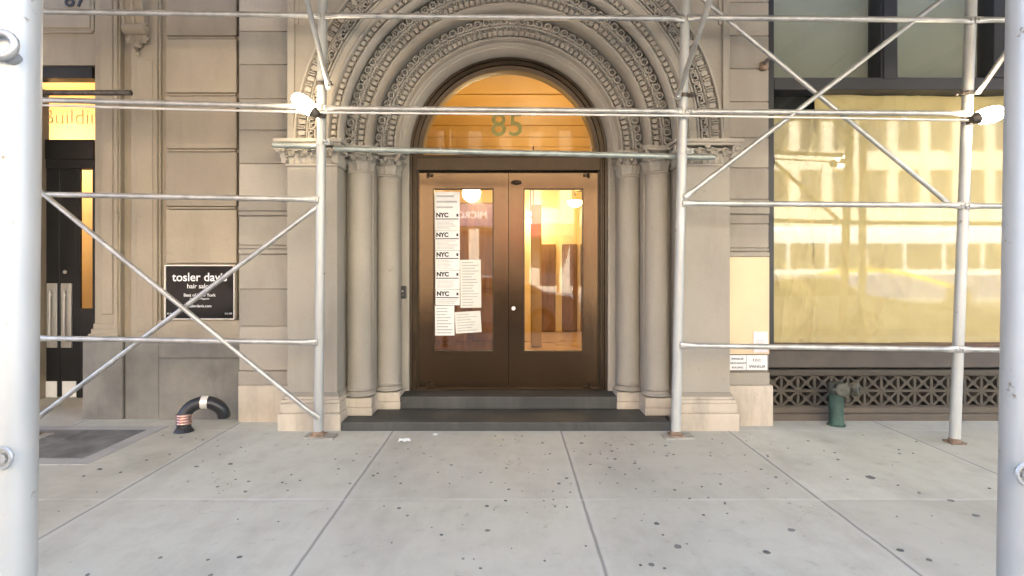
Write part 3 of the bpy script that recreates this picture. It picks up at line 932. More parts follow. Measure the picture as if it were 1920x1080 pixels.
# ---- shop window at the right
YW = 5.55
bm = N()
wx0, wx1 = 2.447, 6.3
zb, zt0, zt1 = UZ(645, YW), UZ(171, YW), UZ(148, YW)
box(bm, wx0, UX(1447, YW), 5.50, 5.72, zb - .03, 5.56, .004)
box(bm, UX(1447, YW), wx1, 5.505, 5.72, zt0, zt1, .006)
box(bm, UX(1647, YW), UX(1679, YW), 5.515, 5.72, zt1, 5.56, .006)
box(bm, UX(1651, YW), UX(1675, YW), 5.500, 5.52, zt1 - .02, 5.56, .006)
box(bm, UX(1858, YW), UX(1880, YW), 5.515, 5.72, zt1, 5.56, .006)
box(bm, UX(1447, YW), wx1, 5.50, 5.72, 4.65, 4.78, .006)
sw = build('shop_window', bm, M['winframe'], B)
bm = N()
quad(bm, (UX(1447, YW), 5.60, zb - .01), (wx1, 5.60, zb - .01), (wx1, 5.60, zt0 + .01), (UX(1447, YW), 5.60, zt0 + .01))
build('lower_pane', bm, M['glass_shop'], sw)
bm = N()
quad(bm, (UX(1447, YW), 5.60, zt1 - .01), (UX(1650, YW), 5.60, zt1 - .01), (UX(1650, YW), 5.60, 5.56), (UX(1447, YW), 5.60, 5.56))
build('upper_pane', bm, M['glass_shop'], sw)
bm = N()
quad(bm, (UX(1670, YW), 5.60, zt1 - .01), (wx1, 5.60, zt1 - .01), (wx1, 5.60, 5.56), (UX(1670, YW), 5.60, 5.56))
build('upper_pane', bm, M['glass_shop'], sw)
bm = N()
box(bm, wx0, wx1, 5.42, 5.72, zb - .045, zb - .002, .006)
build('sill', bm, M['maroon'], sw)
bm = N()
z1, z2 = UZ(658, 5.47), UZ(689, 5.47)
box(bm, wx0, wx1, 5.46, 5.72, z2, z1 + .012, .005)
build('apron', bm, M['winpanel'], sw)
bm = N()
box(bm, wx0, wx1, 5.56, 5.72, z2 - .06, z2 - .0005)
quad(bm, (UX(1447, YW), 5.74, .1), (wx1, 5.74, .1), (wx1, 5.74, 5.56), (UX(1447, YW), 5.74, 5.56))
build('painted_shade_backing', bm, M['shade_black'], sw)  # black strip and sheet painted as the shade below the apron and behind the lattice
bm = N()
quad(bm, (UX(1447, YW), 5.715, zt1), (wx1, 5.715, zt1), (wx1, 5.695, 5.56), (UX(1447, YW), 5.695, 5.56))
build('reflection_board', bm, M['reflection_grey'], sw)  # added board whose grey-olive stands for deck reflection and dark interior
# lattice
bm = N()
lz1, lz0 = UZ(703, 5.48), UZ(763, 5.48)
box(bm, wx0, wx1, 5.455, 5.56, lz1, z2 - .022, .005)
tw = .1635
th = (lz1 - lz0) / 2
nx = int((wx1 - wx0) / tw)
xs0 = wx0 + .055
box(bm, wx0, xs0, 5.482, 5.55, lz0, lz1)
for j in range(3):
    zc = lz0 + j * th
    box(bm, xs0, wx1, 5.484, 5.55, max(lz0, zc - .013), min(lz1, zc + .013))
for i in range(nx + 1):
    x = xs0 + i * tw
    if i: box(bm, x - .013, x + .013, 5.486, 5.55, lz0, lz1)
    for j in range(2):
        c = Vector((x + tw / 2, 5.518, lz0 + th * (j + .5)))
        d1 = Vector((tw / 2, 0, th / 2)); d2 = Vector((tw / 2, 0, -th / 2))
        obox(bm, c, d1, YV * .030, Vector((-d1.z, 0, d1.x)).normalized() * .0115)
        obox(bm, c + YV * .0012, d2, YV * .030, Vector((-d2.z, 0, d2.x)).normalized() * .0115)
        obox(bm, c, Vector((.028, 0, 0)), YV * .0315, Vector((0, 0, .024)))
build('lattice_vent', bm, M['lattice'], sw)
bm = N()
box(bm, wx0, wx1, 5.470, 5.72, UZ(775, 5.47), lz0 - .0005, .006)
box(bm, wx0, wx1, 5.445, 5.72, -.02, UZ(775, 5.47) - .001, .012)
build('base_course', bm, M['sillstone'], sw)
# kraft paper hung behind the lower pane: creased, sagging sheet
def papersheet(x0, x1, z0, z1, y, seed, mat, label):
    rnd = random.Random(seed)
    bm = N()
    nu, nv = 90, 60
    folds = [(rnd.uniform(x0, x1), rnd.uniform(z0, z1), rnd.uniform(-1.2, 1.2), rnd.uniform(.05, .3), rnd.uniform(.008, .034)) for k in range(44)]
    g = []
    for j in range(nv + 1):
        row = []
        for i in range(nu + 1):
            x = x0 + (x1 - x0) * i / nu
            z = z0 + (z1 - z0) * j / nv
            d = .018 * math.sin(z * 5 + seed) * math.sin(x * 1.7) * (j / nv)
            for fx, fz, fa, fw, fh in folds:
                u = (x - fx) * math.cos(fa) + (z - fz) * math.sin(fa)
                v = -(x - fx) * math.sin(fa) + (z - fz) * math.cos(fa)
                d += fh * math.exp(-abs(u) / (fw * .25)) * math.exp(-(v / (fw * 3)) ** 2)
            sag = -.03 * abs(math.sin((x - x0) * 2.3)) * (1 if j == nv else 0)
            row.append(bm.verts.new((x, y - d * .7, z + sag)))
        g.append(row)
    for j in range(nv):
        for i in range(nu):
            bm.faces.new((g[j][i], g[j][i + 1], g[j + 1][i + 1], g[j + 1][i]))
    o = build('kraft_paper', bm, mat, None, True, loc=((x0 + x1) / 2, y, z0))
    tag(o, label, 'paper')
papersheet(UX(1449, 5.68), UX(1530, 5.68), zb - .005, UZ(212, 5.68), 5.692, 5, M['kraft'], 'narrow tan kraft paper strip at the left edge of the shop window')
papersheet(UX(1526, 5.68), 4.02, zb - .005, zt0 + .02, 5.680, 3, M['kraft'], 'wide creased tan kraft paper sheet behind the crossed braces in the shop window')
papersheet(4.00, wx1 - .02, zb - .005, zt0 + .02, 5.70, 8, M['kraft'], 'tan kraft paper sheet masking the shop window behind the right scaffold post')

# ------------------------------------------------------------------ neighbouring building
NB = thing('neighbouring_building', (-4.2, 6.0, 0), 'buff stone building on the left with dark glazed doors and a grey plinth', 'building')
yn = 5.49
bm = N()
xA = lambda px: UX(px, yn)
box(bm, xA(296), -2.622, 5.53, 6.0, .74, 5.6)
cz = [UZ(p, yn) for p in (600, 497, 390, 282, 177, 70, -37, -145)]
for i in range(len(cz) - 1):
    box(bm, xA(311), xA(444), 5.485, 5.6, cz[i] + .018, cz[i + 1] - .018, .008, 2, mi=(0, 2, 1, 0, 2, 1, 0)[i])
    box(bm, xA(313), xA(442), 5.525, 5.6, cz[i + 1] - .018, cz[i + 1] + .018)
    box(bm, xA(314), xA(441), 5.497, 5.6, cz[i + 1] - .010, cz[i + 1] + .012, .004)
    box(bm, xA(446), xA(452), 5.51, 5.6, cz[i], cz[i + 1] - .01, .003)
build('wall', bm, [M['buff'], M['buff_b'], M['buff_c']], NB)
bm = N()
zc1, zc2, zc3 = UZ(600, 5.47), UZ(612, 5.47), UZ(637, 5.47)
prof = [(5.70, zc3), (5.45, zc3), (5.445, zc3 + .06), (5.45, zc2)] + [(5.45 + .035 * (1 - math.cos(PI / 2 * k / 5)), zc2 + (zc1 - zc2) * math.sin(PI / 2 * k / 5)) for k in range(1, 6)] + [(5.70, zc1)]
prism_x(bm, prof, xA(299), xA(455))
build('plinth_cap', bm, M['buff'], NB)
# door pilaster and architrave with vertical mouldings
bm = N()
zp = UZ(640, 5.47)
box(bm, xA(247), xA(296), 5.475, 6.0, zp, 5.6, .006)
box(bm, xA(258), xA(289), 5.468, 5.5, zp + .09, UZ(112, 5.47), .004)
box(bm, xA(224), xA(247.5), 5.56, 6.0, zp, 5.6)
box(bm, xA(186), xA(224), 5.50, 6.0, zp + .02, 5.6, .004)
box(bm, xA(190), xA(211), 5.488, 5.55, zp + .26, 5.6, .006)
box(bm, xA(213.5), xA(221), 5.482, 5.55, zp, 5.6, .010, 2)
box(bm, xA(172), xA(186), 5.530, 6.45, zp + .02, 5.6, .004)
for k, (e, z_) in enumerate(((.012, .17), (.03, .12), (.055, .07))):
    box(bm, xA(180) - e - .02, xA(222) + .004, 5.498 - e * .4, 5.9, zp + .001, zp + z_, .008, 2)
box(bm, xA(300), xA(296.5), 5.5, 6.0, zp, 5.6)
build('pilaster', bm, M['buff'], NB)
bm = N()
box(bm, xA(154), xA(229), 5.492, 6.40, -.02, zp, .012, 2)
box(bm, xA(230), xA(296), 5.515, 6.0, -.02, zp - .001, .01)
box(bm, xA(297), xA(452), 5.488, 6.0, -.02, UZ(672, 5.49), .010)
box(bm, xA(297), xA(452), 5.494, 6.0, UZ(672, 5.49) + .003, zc3 - .001, .006)
build('plinth', bm, M['granite'], NB)
# scrolled console bracket
bm = N()
cx0, cx1 = xA(243), xA(283)
cpts = []
for k in range(13):
    s = k / 12
    cpts.append((5.47 - .05 - .16 * s ** 1.6 - .02 * math.sin(2 * PI * s), 3.78 + .62 * s))
outl = cpts + [(5.50, 4.42), (5.50, 3.76)]
prism_x(bm, outl, cx0 + .02, cx1 - .02)
for xe in (cx0 + .012, cx1 - .012, (cx0 + cx1) / 2):
    tube(bm, [(xe, y - .008, z) for y, z in cpts], .016, 8)
for xe in (cx0 + .004, cx1 - .004):
    volute(bm, (xe, 5.425, 3.80), (0, 1, 0), (0, 0, 1), .055, 1.5, .016, 22)
    volute(bm, (xe, 5.30, 4.32), (0, 1, 0), (0, 0, 1), .085, 1.8, .018, 26)
tube(bm, [(cx0, 5.42, 3.80), (cx1, 5.42, 3.80)], .052, 12)
xm = (cx0 + cx1) / 2
for dx_ in (-.05, 0, .05):
    carved_leaf(bm, (xm + dx_, 5.455, 3.79), (0, -1, 0), (dx_ * 1.6, 0, -1), .21 - abs(dx_), .075, .03)
for k in range(6): ball(bm, (xm + (-.04, .04, -.025, .025, 0, 0)[k], 5.45, 3.69 - .035 * (k // 2)), .022, u=7, v=6)
ball(bm, (xm, 5.455, 3.575), .02, u=7, v=6)
build('console_bracket', bm, M['buff'], NB, 35)
# lintel over the door with a recessed panel and number
bm = N()
zl = UZ(121, 5.6)
box(bm, -6.6, xA(172), 5.62, 5.80, zl, 5.6)
box(bm, -6.6, xA(172), 5.802, 6.45, 3.70, 5.6)
zq = UZ(58, 5.6)
box(bm, -6.6, UX(172, 5.6), 5.60, 5.63, zq - .02, zq, .006)
box(bm, UX(170, 5.6), UX(176, 5.6), 5.60, 5.63, zq, 4.8, .006)
box(bm, -6.6, UX(168, 5.6), 5.606, 5.63, zq + .03, 4.8, .01)
box(bm, -6.6, -5.3, 5.53, 6.45, 0, zl)
build('lintel', bm, M['buff'], NB)
bm = N()
text_into(bm, '87', .22, facing(UX(141, 5.6), 5.60, UZ(12, 5.6)), .003, .003)
build('house_number', bm, M['ink'], NB)
bm = N()
box(bm, -45, -2.624, 5.50, 6.5, 5.6, 16)
box(bm, -45, -6.6, 5.50, 6.5, 0, 5.599)
box(bm, -45, -2.624, 6.502, 11.8, 4.25, 15.9)
box(bm, -45, -7.35, 6.502, 11.8, 0, 4.249)
box(bm, -7.35, -2.624, 8.7, 11.8, 0, 4.249)
box(bm, -3.19, -2.624, 6.46, 8.7, 0, 4.249)
build('upper_wall_sun_block', bm, M['buff'], NB)  # unseen upper wall, with side and rear mass added against sun leaks
bm = N(); box(bm, -6.6, UX(172.5, 5.64), 5.64, 5.79, UZ(146, 5.64), zl - .002, .004); build('dark_soffit_box', bm, M['black'], NB)  # added black box standing in for the dark soffit under the lintel
# glazed entrance
YN = 6.43
bm = N()
zx = lambda py: UZ(py, YN)
xn = lambda px: UX(px, YN)
box(bm, -6.2, xn(180), 6.40, 6.50, zx(146), zx(100), .004)
box(bm, -6.2, xn(180), 6.39, 6.50, zx(300), zx(263), .004)
box(bm, -6.2, xn(180), 6.40, 6.50, zx(317), zx(300), .002)
box(bm, xn(147), xn(153), 6.405, 6.44, .0, zx(317), .003)
box(bm, xn(176), xn(181), 6.405, 6.44, .0, zx(317), .003)
box(bm, xn(153), xn(176), 6.405, 6.44, .0, zx(578), .004)
ef = build('entrance_frame', bm, M['black'], NB)
bm = N()
quad(bm, (-6.2, 6.45, zx(264)), (xn(180), 6.45, zx(264)), (xn(180), 6.45, zx(145)), (-6.2, 6.45, zx(145)))
quad(bm, (xn(152), 6.45, zx(579)), (xn(177), 6.45, zx(579)), (xn(177), 6.45, zx(316)), (xn(152), 6.45, zx(316)))
build('pane', bm, M['glass'], ef)
bm = N()
text_into(bm, 'Building', .245, facing(xn(78), 6.44, zx(232)), .0008, -.003, align='LEFT')
build('lettering', bm, M['frost'], ef)
zk0, zk1 = zx(745), zx(714)
def ndoor(a, b, hx0, hx1, kx0, kx1, strip):
    bm = N()
    z0, z1 = .012, zx(317)
    if strip is None:
        box(bm, a, b, 6.41, 6.47, z0, z1, .004)
    else:
        s0, s1 = strip
        box(bm, a, s0, 6.41, 6.47, z0, z1, .004); box(bm, s1, b, 6.41, 6.47, z0, z1, .004)
        box(bm, s0, s1, 6.4105, 6.47, z0, zx(578)); box(bm, s0, s1, 6.4105, 6.47, zx(317), z1)
    d = build('door', bm, M['black'], NB)
    if strip is not None:
        bm = N(); quad(bm, (s0, 6.44, zx(578)), (s1, 6.44, zx(578)), (s1, 6.44, z1), (s0, 6.44, z1)); build('pane', bm, M['glass'], d)
    bm = N(); box(bm, hx0, hx1, 6.385, 6.4085, zx(651), zx(531), .003)
    xm_ = (hx0 + hx1) / 2
    box(bm, xm_ - .012, xm_ + .012, 6.345, 6.365, zx(640), zx(545), .006)
    for zz in (zx(632), zx(553)): box(bm, xm_ - .008, xm_ + .008, 6.36, 6.39, zz - .01, zz + .01)
    build('handle', bm, M['steel'], d)
    bm = N(); box(bm, kx0, kx1, 6.402, 6.4098, zk0 + .005, zk1, .001); build('kick_plate', bm, M['white'], d)  # plain white stands in for the bright reflection of steel
ndoor(xn(60), xn(114.5), xn(93), xn(112), xn(70), xn(110), (xn(68), xn(89)))
ndoor(xn(115.5), xn(146.5), xn(119.5), xn(139), xn(120), xn(146), None)
bm = N()
p = U(121, 510, 6.40); tube(bm, [p, p + Vector((0, .012, 0))], .02, 14); build('lock', bm, M['steel'], ef)
# lit vestibule
bm = N()
quad(bm, (-6.3, 6.6, .0), (-3.2, 6.6, .0), (-3.2, 8.6, .0), (-6.3, 8.6, .0))
quad(bm, (-7.3, 8.6, .0), (-3.2, 8.6, .0), (-3.2, 8.6, 4.2), (-7.3, 8.6, 4.2))
quad(bm, (-3.2, 6.51, 0), (-3.2, 8.6, 0), (-3.2, 8.6, 4.2), (-3.2, 6.51, 4.2))
quad(bm, (-7.3, 6.51, 4.2), (-3.2, 6.51, 4.2), (-3.2, 8.6, 4.2), (-7.3, 8.6, 4.2))
quad(bm, (-7.3, 6.51, 0), (-7.3, 6.51, 4.2), (-7.3, 8.6, 4.2), (-7.3, 8.6, 0))
build('vestibule', bm, paint('vestibule_plaster', (0.80, 0.66, 0.46), rough=.6, var=.05, sc=1.5), NB)
vl = thing('vestibule_lamp', (-6.75, 7.6, 3.05), 'round white lamp under the vestibule ceiling behind the left glazed door', 'lamp')
bm = N(); lathe(bm, -6.75, 7.6, [(.02, 2.90), (.10, 2.91), (.15, 2.95), (.16, 3.02), (.13, 3.06)], 20); build('shade', bm, M['lampglass'], vl, True)
bm = N(); lathe(bm, -6.75, 7.6, [(.02, 3.065), (.02, 4.19)], 10); build('stem', bm, M['bronze_dark'], vl)
L = bpy.data.lights.new('vestibule_light', 'POINT'); L.energy = 6; L.color = (1.0, .62, .30); L.shadow_soft_size = .15
lo = bpy.data.objects.new('vestibule_light', L); COL.objects.link(lo); lo.parent = vl; lo.location = (.1, .35, .25)

# ------------------------------------------------------------------ scaffold (sidewalk shed)
S = thing('scaffold', (0, 3.0, 0), 'galvanised pipe sidewalk scaffold standing in front of the stone entrance', 'scaffold')
YPOST = 4.92
TOPZ = 4.42
def pipe(name, p0, p1, r, mat=None, flat=True, parent=None, n=14):
    """a pipe with both ends squeezed flat and bored for a bolt, as scaffold braces have"""
    p0, p1 = Vector(p0), Vector(p1)
    d = (p1 - p0); Lh = d.length; d.normalize()
    bm = N()
    if flat:
        f = (r * 1.25, r * .35)
        st = [(0, f), (.05, f), (.12, (r, r)), (Lh - .12, (r, r)), (Lh - .05, f), (Lh, f)]
        a, b = frame_of(d)
        # flatten so that the flat lies in the plane of the facade
        rings = []
        side = d.cross(YV).normalized()
        fw = side.cross(d).normalized()
        for s, (ra, rb) in st:
            c = p0 + d * s
            rings.append([bm.verts.new(c + side * math.cos(2 * PI * k / n) * ra + fw * math.sin(2 * PI * k / n) * rb) for k in range(n)])
        for i in range(len(rings) - 1):
            for k in range(n): bm.faces.new((rings[i][k], rings[i][(k + 1) % n], rings[i + 1][(k + 1) % n], rings[i + 1][k]))
        bm.faces.new(rings[0]); bm.faces.new(rings[-1])
        for c in (p0 + d * .025, p1 - d * .025):
            tube(bm, [c - YV * r * .9, c + YV * r * .9], r * .42, 6)
    else:
        tube(bm, [p0, p1], r, n)
        tube(bm, [p0 - d * .0005, p0 + d * .004], r * .8, n)
    return build(name, bm, mat or M['pipe'], parent or S, 50)

def post(foot, top, r, y=None):
    foot, top = Vector(foot), Vector(top)
    bm = N()
    n = 12
    pts = [foot.lerp(top, k / n) for k in range(n + 1)]
    tube(bm, pts, r, 26)
    p = build('post', bm, M['post'], S, 50)
    bm = N()
    box(bm, foot.x - r * 1.45, foot.x + r * 1.45, foot.y - r * 1.45, foot.y + r * 1.45, foot.z - .012, foot.z + .002, .002)
    lathe(bm, foot.x, foot.y, [(r * 1.12, foot.z), (r * 1.12, foot.z + .02), (r * 1.0, foot.z + .03)], 20)
    build('base_plate', bm, M['rust'], p)
    return p
def at(foot, top, z):
    f = (z - foot.z) / (top.z - foot.z)
    return foot.lerp(top, f)
def collar(parent, c, r, h=.05, mat='clamp', bolt=(1, 0)):
    bm = N()
    lathe(bm, c.x, c.y, [(r * 1.0, c.z - h / 2), (r * 1.16, c.z - h / 2), (r * 1.16, c.z + h / 2), (r * 1.0, c.z + h / 2)], 22, caps=False)
    d = Vector((bolt[0], bolt[1], 0)).normalized()
    q = c + d * r * 1.1
    obox(bm, q + d * .02, d * .03, Vector((-d.y, d.x, 0)) * .012, Vector((0, 0, h * .5)))
    e = Vector((-d.y, d.x, 0))
    tube(bm, [q + d * .03 - e * .05, q + d * .03 + e * .05], .009, 8)
    ball(bm, q + d * .03 - e * .045, .016, u=8, v=6)
    return build('clamp', bm, M[mat], parent, 50)

rp = .0415
pz = lambda px, py, Y: Vector((UX(px, Y), Y, UZ(py, Y)))
A_f, A_t = Vector((-4.205, 4.92, .03)), Vector((-4.175, 4.92, TOPZ))
B_f, B_t = Vector((UX(597, 4.92), 4.92, .03)), Vector((UX(597, 4.92) + .046, 4.92, TOPZ))
C_f, C_t = Vector((UX(1267, 4.92), 4.92, .03)), Vector((UX(1267, 4.92) + .098, 4.92, TOPZ))
D_f, D_t = Vector((UX(1790, 4.77), 4.77, .012)), Vector((UX(1790, 4.77) + .165, 4.77, TOPZ))
E_f, E_t = Vector((6.3, 4.77, .012)), Vector((6.38, 4.77, TOPZ))
PA, PB, PC, PD, PE = post(A_f, A_t, rp), post(B_f, B_t, rp), post(C_f, C_t, rp), post(D_f, D_t, rp), post(E_f, E_t, rp)
# timber pads below the rear legs
for f_ in (B_f, C_f, A_f):
    bm = N()
    s_ = 1 if f_ is C_f else -1
    for k in range(2):
        obox(bm, (f_.x + .02, f_.y + .01 + .075 * k - .04, .009), Vector((.13, .012 * s_, 0)), Vector((0, .036, 0)), Vector((0, 0, .0085)))
    build('timber_pad', bm, M['pad'], S)
# front row beside the kerb
G_f, G_t = Vector((-1.2125, 1.35, .012)), Vector((-1.171, 1.35, TOPZ))
H_f, H_t = Vector((1.2300, 1.35, .012)), Vector((1.302, 1.35, TOPZ))
PG, PH = post(G_f, G_t, .053), post(H_f, H_t, .052)
for x in (-6.2, -3.7, 3.72, 6.2): post((x, 1.35, .012), (x + .02, 1.35, TOPZ), .062)

def rail(px0, py0, px1, py1, Y0, Y1=None, r=.0235, mat=None, flat=True, name='rail', ext0=0, ext1=0):
    p0, p1 = U(px0, py0, Y0), U(px1, py1, Y1 or Y0)
    return pipe(name, p0, p1, r, mat, flat)
YR = 4.865
# left bay
rail(62, 21, 600, 29, YR); rail(62, 187, 602, 201, YR); rail(64, 364, 597, 374, YR); rail(64, 634, 595, 642, YR)
# middle bay
rail(609, 29, 1284, 35, YR); rail(608, 203, 1279, 209, YR)
# right bay
rail(1290, 33, 1826, 38, YR, 4.72); rail(1286, 209, 1814, 213, YR, 4.72); rail(1281, 381, 1808, 385, YR, 4.72); rail(1276, 648, 1798, 655, YR, 4.72)
# next bay, running out of the picture
for (px, py), (px2, py2) in (((1829, 37), (2360, 41)), ((1811, 386), (2360, 390)), ((1799, 655), (2360, 662))):
    rail(px, py, px2, py2, 4.72)
# long loose pipes clamped behind the posts
pipe('ledger', U(627, 279, 5.03), U(1340, 295, 5.03), .026, M['pipe_green'], False)
pipe('ledger', U(512, 272, 4.99), U(608, 275, 4.99), .024, M['pipe_green'], False)
pipe('ledger', U(60, 174, 4.99), U(246, 174, 4.99), .024, M['clamp'], False)
# cross braces
YB = 4.855
pipe('brace', U(66, 351, YB), U(598, 786, YB), .021)
pipe('brace', U(62, 790, YB + .05), U(600, 384, YB + .05), .021)
p0 = U(1284, 370, 4.86); p1 = U(1770, -4, 4.74); dd = (p1 - p0); pipe('brace', p0, p0 + dd * 1.10, .020)
p1 = U(1794, 386, 4.74); p0 = U(1330, 0, 4.85); dd = (p0 - p1); pipe('brace', p1 + Vector((0, .05, 0)), p1 + dd * 1.12 + Vector((0, .05, 0)), .020)
# knee braces rising from the rear legs towards the street
for c0, c1 in ((U(617, 166, 4.85), U(575, 0, 4.34)), (U(1269, 186, 4.85), U(1331, 0, 4.07)), (U(1833, 176, 4.72), U(1877, 112, 4.50))):
    d_ = c1 - c0
    pipe('knee_brace', c0, c0 + d_ * ((TOPZ - c0.z) / d_.z), .0215)
# clamps
for f_, t_, P_, zs in ((A_f, A_t, PA, (21, 180, 364, 634)), (B_f, B_t, PB, (158, 205, 268)), (C_f, C_t, PC, (180, 212, 285)), (D_f, D_t, PD, (176, 386))):
    for k, py in enumerate(zs):
        c = at(f_, t_, UZ(py, f_.y))
        collar(P_, c, rp, .035 if k == 0 else .045, 'clamp' if k == 0 or P_ is PA else 'post', (1, -.4) if P_ is not PD else (-1, -.5))
# fittings on the street-side legs
bm = N()
c = U(2, 84, 1.35 - .064)
tube(bm, [c + Vector((math.cos(a) * .033, 0, math.sin(a) * .028)) for a in [2 * PI * k / 16 for k in range(16)]], .009, 8, closed=True)
tube(bm, [c + Vector((-.05, .02, -.03)), c + Vector((-.01, .03, -.034)), c + Vector((.02, .02, -.02))], .012, 8)
build('toggle_ring', bm, M['pipe'], PG, 50)
for px, py, P_, yy in ((4, 859, PG, 1.35 - .055), (1924, 889, PH, 1.35 - .052)):
    bm = N()
    c = U(px, py, yy)
    tube(bm, [c + Vector((math.cos(a) * .021, 0, math.sin(a) * .023)) for a in [2 * PI * k / 16 for k in range(16)]], .005, 6, closed=True)
    tube(bm, [c + Vector((0, -.004, 0)), c + Vector((0, .02, 0))], .011, 12)
    build('bolt', bm, M['pipe'], P_, 50)
# deck: beams and planks above the legs
for x in (-6.2, -4.1, -1.62, 1.5, 3.9, 6.3):
    bm = N()
    box(bm, x - .05, x + .05, 1.2, 5.02, TOPZ, TOPZ + .012); box(bm, x - .005, x + .005, 1.2, 5.02, TOPZ + .012, TOPZ + .13); box(bm, x - .05, x + .05, 1.2, 5.02, TOPZ + .13, TOPZ + .142)
    build('deck_beam', bm, M['clamp'], S)
bm = N()
k = 0
y = 1.15
while y < 4.95:
    box(bm, -9.0, 9.0, y, y + .225, TOPZ + .1425, TOPZ + .19, .003)
    y += .229
build('deck_planking', bm, M['wood'], S)
bm = N()
box(bm, -9.0, 9.0, 1.10, 1.145, 4.12, TOPZ + .75)
build('parapet', bm, M['green'], S)

# ------------------------------------------------------------------ electrics on the scaffold
bm = N()
pts = [U(73, 197, 4.83), U(340, 205, 4.83), U(590, 211, 4.83), U(960, 214, 4.83), U(1280, 217, 4.83), U(1560, 221, 4.75), U(1832, 226, 4.66)]
tube(bm, pts, .0095, 10)
for q, py in ((610, 211), (1288, 217), (1694, 223), (700, 212), (1000, 214.5)):
    c = U(q, py, 4.83 if q < 1300 else 4.705)
    tube(bm, [c - Vector((.02, 0, 0)), c + Vector((.02, 0, 0))], .0135, 10)
cn = build('electrical_conduit', bm, M['conduit'], None, True, loc=tuple(U(955, 214, 4.83)))
tag(cn, 'thin pale zinc conduit strung level across the scaffold between two work lights', 'conduit')
M['led'] = glow('work_light_lens', (1.0, 0.80, 0.56), 8)
def work_light(c, ax, base, label):
    t_ = thing('work_light', tuple(base), label, 'lamp', 'work lights on the scaffold')
    ax = Vector(ax).normalized()
    a, b = frame_of(ax)
    bm = N()
    prof = [(-.085, .045), (-.08, .054), (-.03, .064), (.03, .066), (.07, .058), (.105, .038), (.118, .012)]
    rings = []
    for s, r in prof:
        rings.append([bm.verts.new(c + ax * s + a * math.cos(2 * PI * k / 20) * r + b * math.sin(2 * PI * k / 20) * r) for k in range(20)])
    for i in range(len(rings) - 1):
        for k in range(20): bm.faces.new((rings[i][k], rings[i][(k + 1) % 20], rings[i + 1][(k + 1) % 20], rings[i + 1][k]))
    bm.faces.new(rings[0]); bm.faces.new(rings[-1])
    build('lens', bm, M['led'], t_, True)
    bm = N()
    tube(bm, [c - ax * .086, c - ax * .10, c - ax * .14], [.050, .046, .028], 18)
    tube(bm, [c - ax * .13, base], .014, 8)
    obox(bm, base, Vector((.03, 0, 0)), Vector((0, .022, 0)), Vector((0, 0, .03)))
    build('housing', bm, M['clamp'], t_, 50)
work_light(U(571, 196, 4.78), (-.75, -.12, .62), U(603, 214, 4.86), 'lit oval work light tilted up left on the left scaffold post')
work_light(U(1855, 216, 4.58), (.97, -.12, .24), U(1822, 226, 4.70), 'lit oval work light on the right scaffold post by the papered window')

# ------------------------------------------------------------------ things on and by the walls
def printed_lines(bm, x0, x1, z0, z1, y, n, rnd, mi):
    for k in range(n):
        z = z1 - (z1 - z0) * (k + .5) / n
        xe = x0 + (x1 - x0) * rnd.uniform(.55, 1)
        box(bm, x0, xe, y - .0004, y, z - (z1 - z0) / n * .16, z + (z1 - z0) / n * .16, mi=mi)
# salon plaque
c0, c1 = U(311, 499, 5.46), U(438, 597, 5.46)
ps = thing('salon_sign', ((c0.x + c1.x) / 2, 5.485, c1.z), 'glossy black hair salon plaque with a pale frame on the buff stone wall', 'sign')
bm = N()
box(bm, c0.x, c1.x, 5.462, 5.484, c1.z, c0.z, .002)
build('panel', bm, M['signblack'], ps)
bm = N()
e = .012
box(bm, c0.x - e, c0.x, 5.452, 5.484, c1.z - e, c0.z + e, .003); box(bm, c1.x, c1.x + e, 5.452, 5.484, c1.z - e, c0.z + e, .003)
box(bm, c0.x, c1.x, 5.4525, 5.484, c1.z - e, c1.z, .003); box(bm, c0.x, c1.x, 5.4525, 5.484, c0.z, c0.z + e, .003)
build('rim', bm, M['band'], ps)
ys = 5.461
mx = lambda px: UX(px, 5.46); mz = lambda py: UZ(py, 5.46)
bm = N(); text_into(bm, 'tosler davis', .1165, facing(mx(374.5), ys, mz(527)), .0008, .0012); build('lettering', bm, M['white'], ps)
bm = N(); text_into(bm, 'hair salon', .063, facing(mx(374), ys, mz(540.5)), .0008, .0004); build('lettering', bm, M['white'], ps)
bm = N(); text_into(bm, 'Best of New York', .042, facing(mx(374), ys, mz(556)), .0008, .0003); build('lettering', bm, M['white'], ps)
bm = N(); text_into(bm, 'New York Magazine', .023, facing(mx(374), ys, mz(561.5)), .0008); build('lettering', bm, M['white'], ps)
bm = N(); text_into(bm, 'toslerdavis.com', .037, facing(mx(374), ys, mz(576)), .0008, .0003); build('lettering', bm, M['white'], ps)
bm = N(); text_into(bm, '87 5th Ave', .022, facing(mx(313), ys, mz(589.5)), .0008, align='LEFT'); build('lettering', bm, M['white'], ps)
bm = N(); text_into(bm, '212.229', .022, facing(mx(435), ys, mz(589.5)), .0008, align='RIGHT'); build('lettering', bm, M['white'], ps)

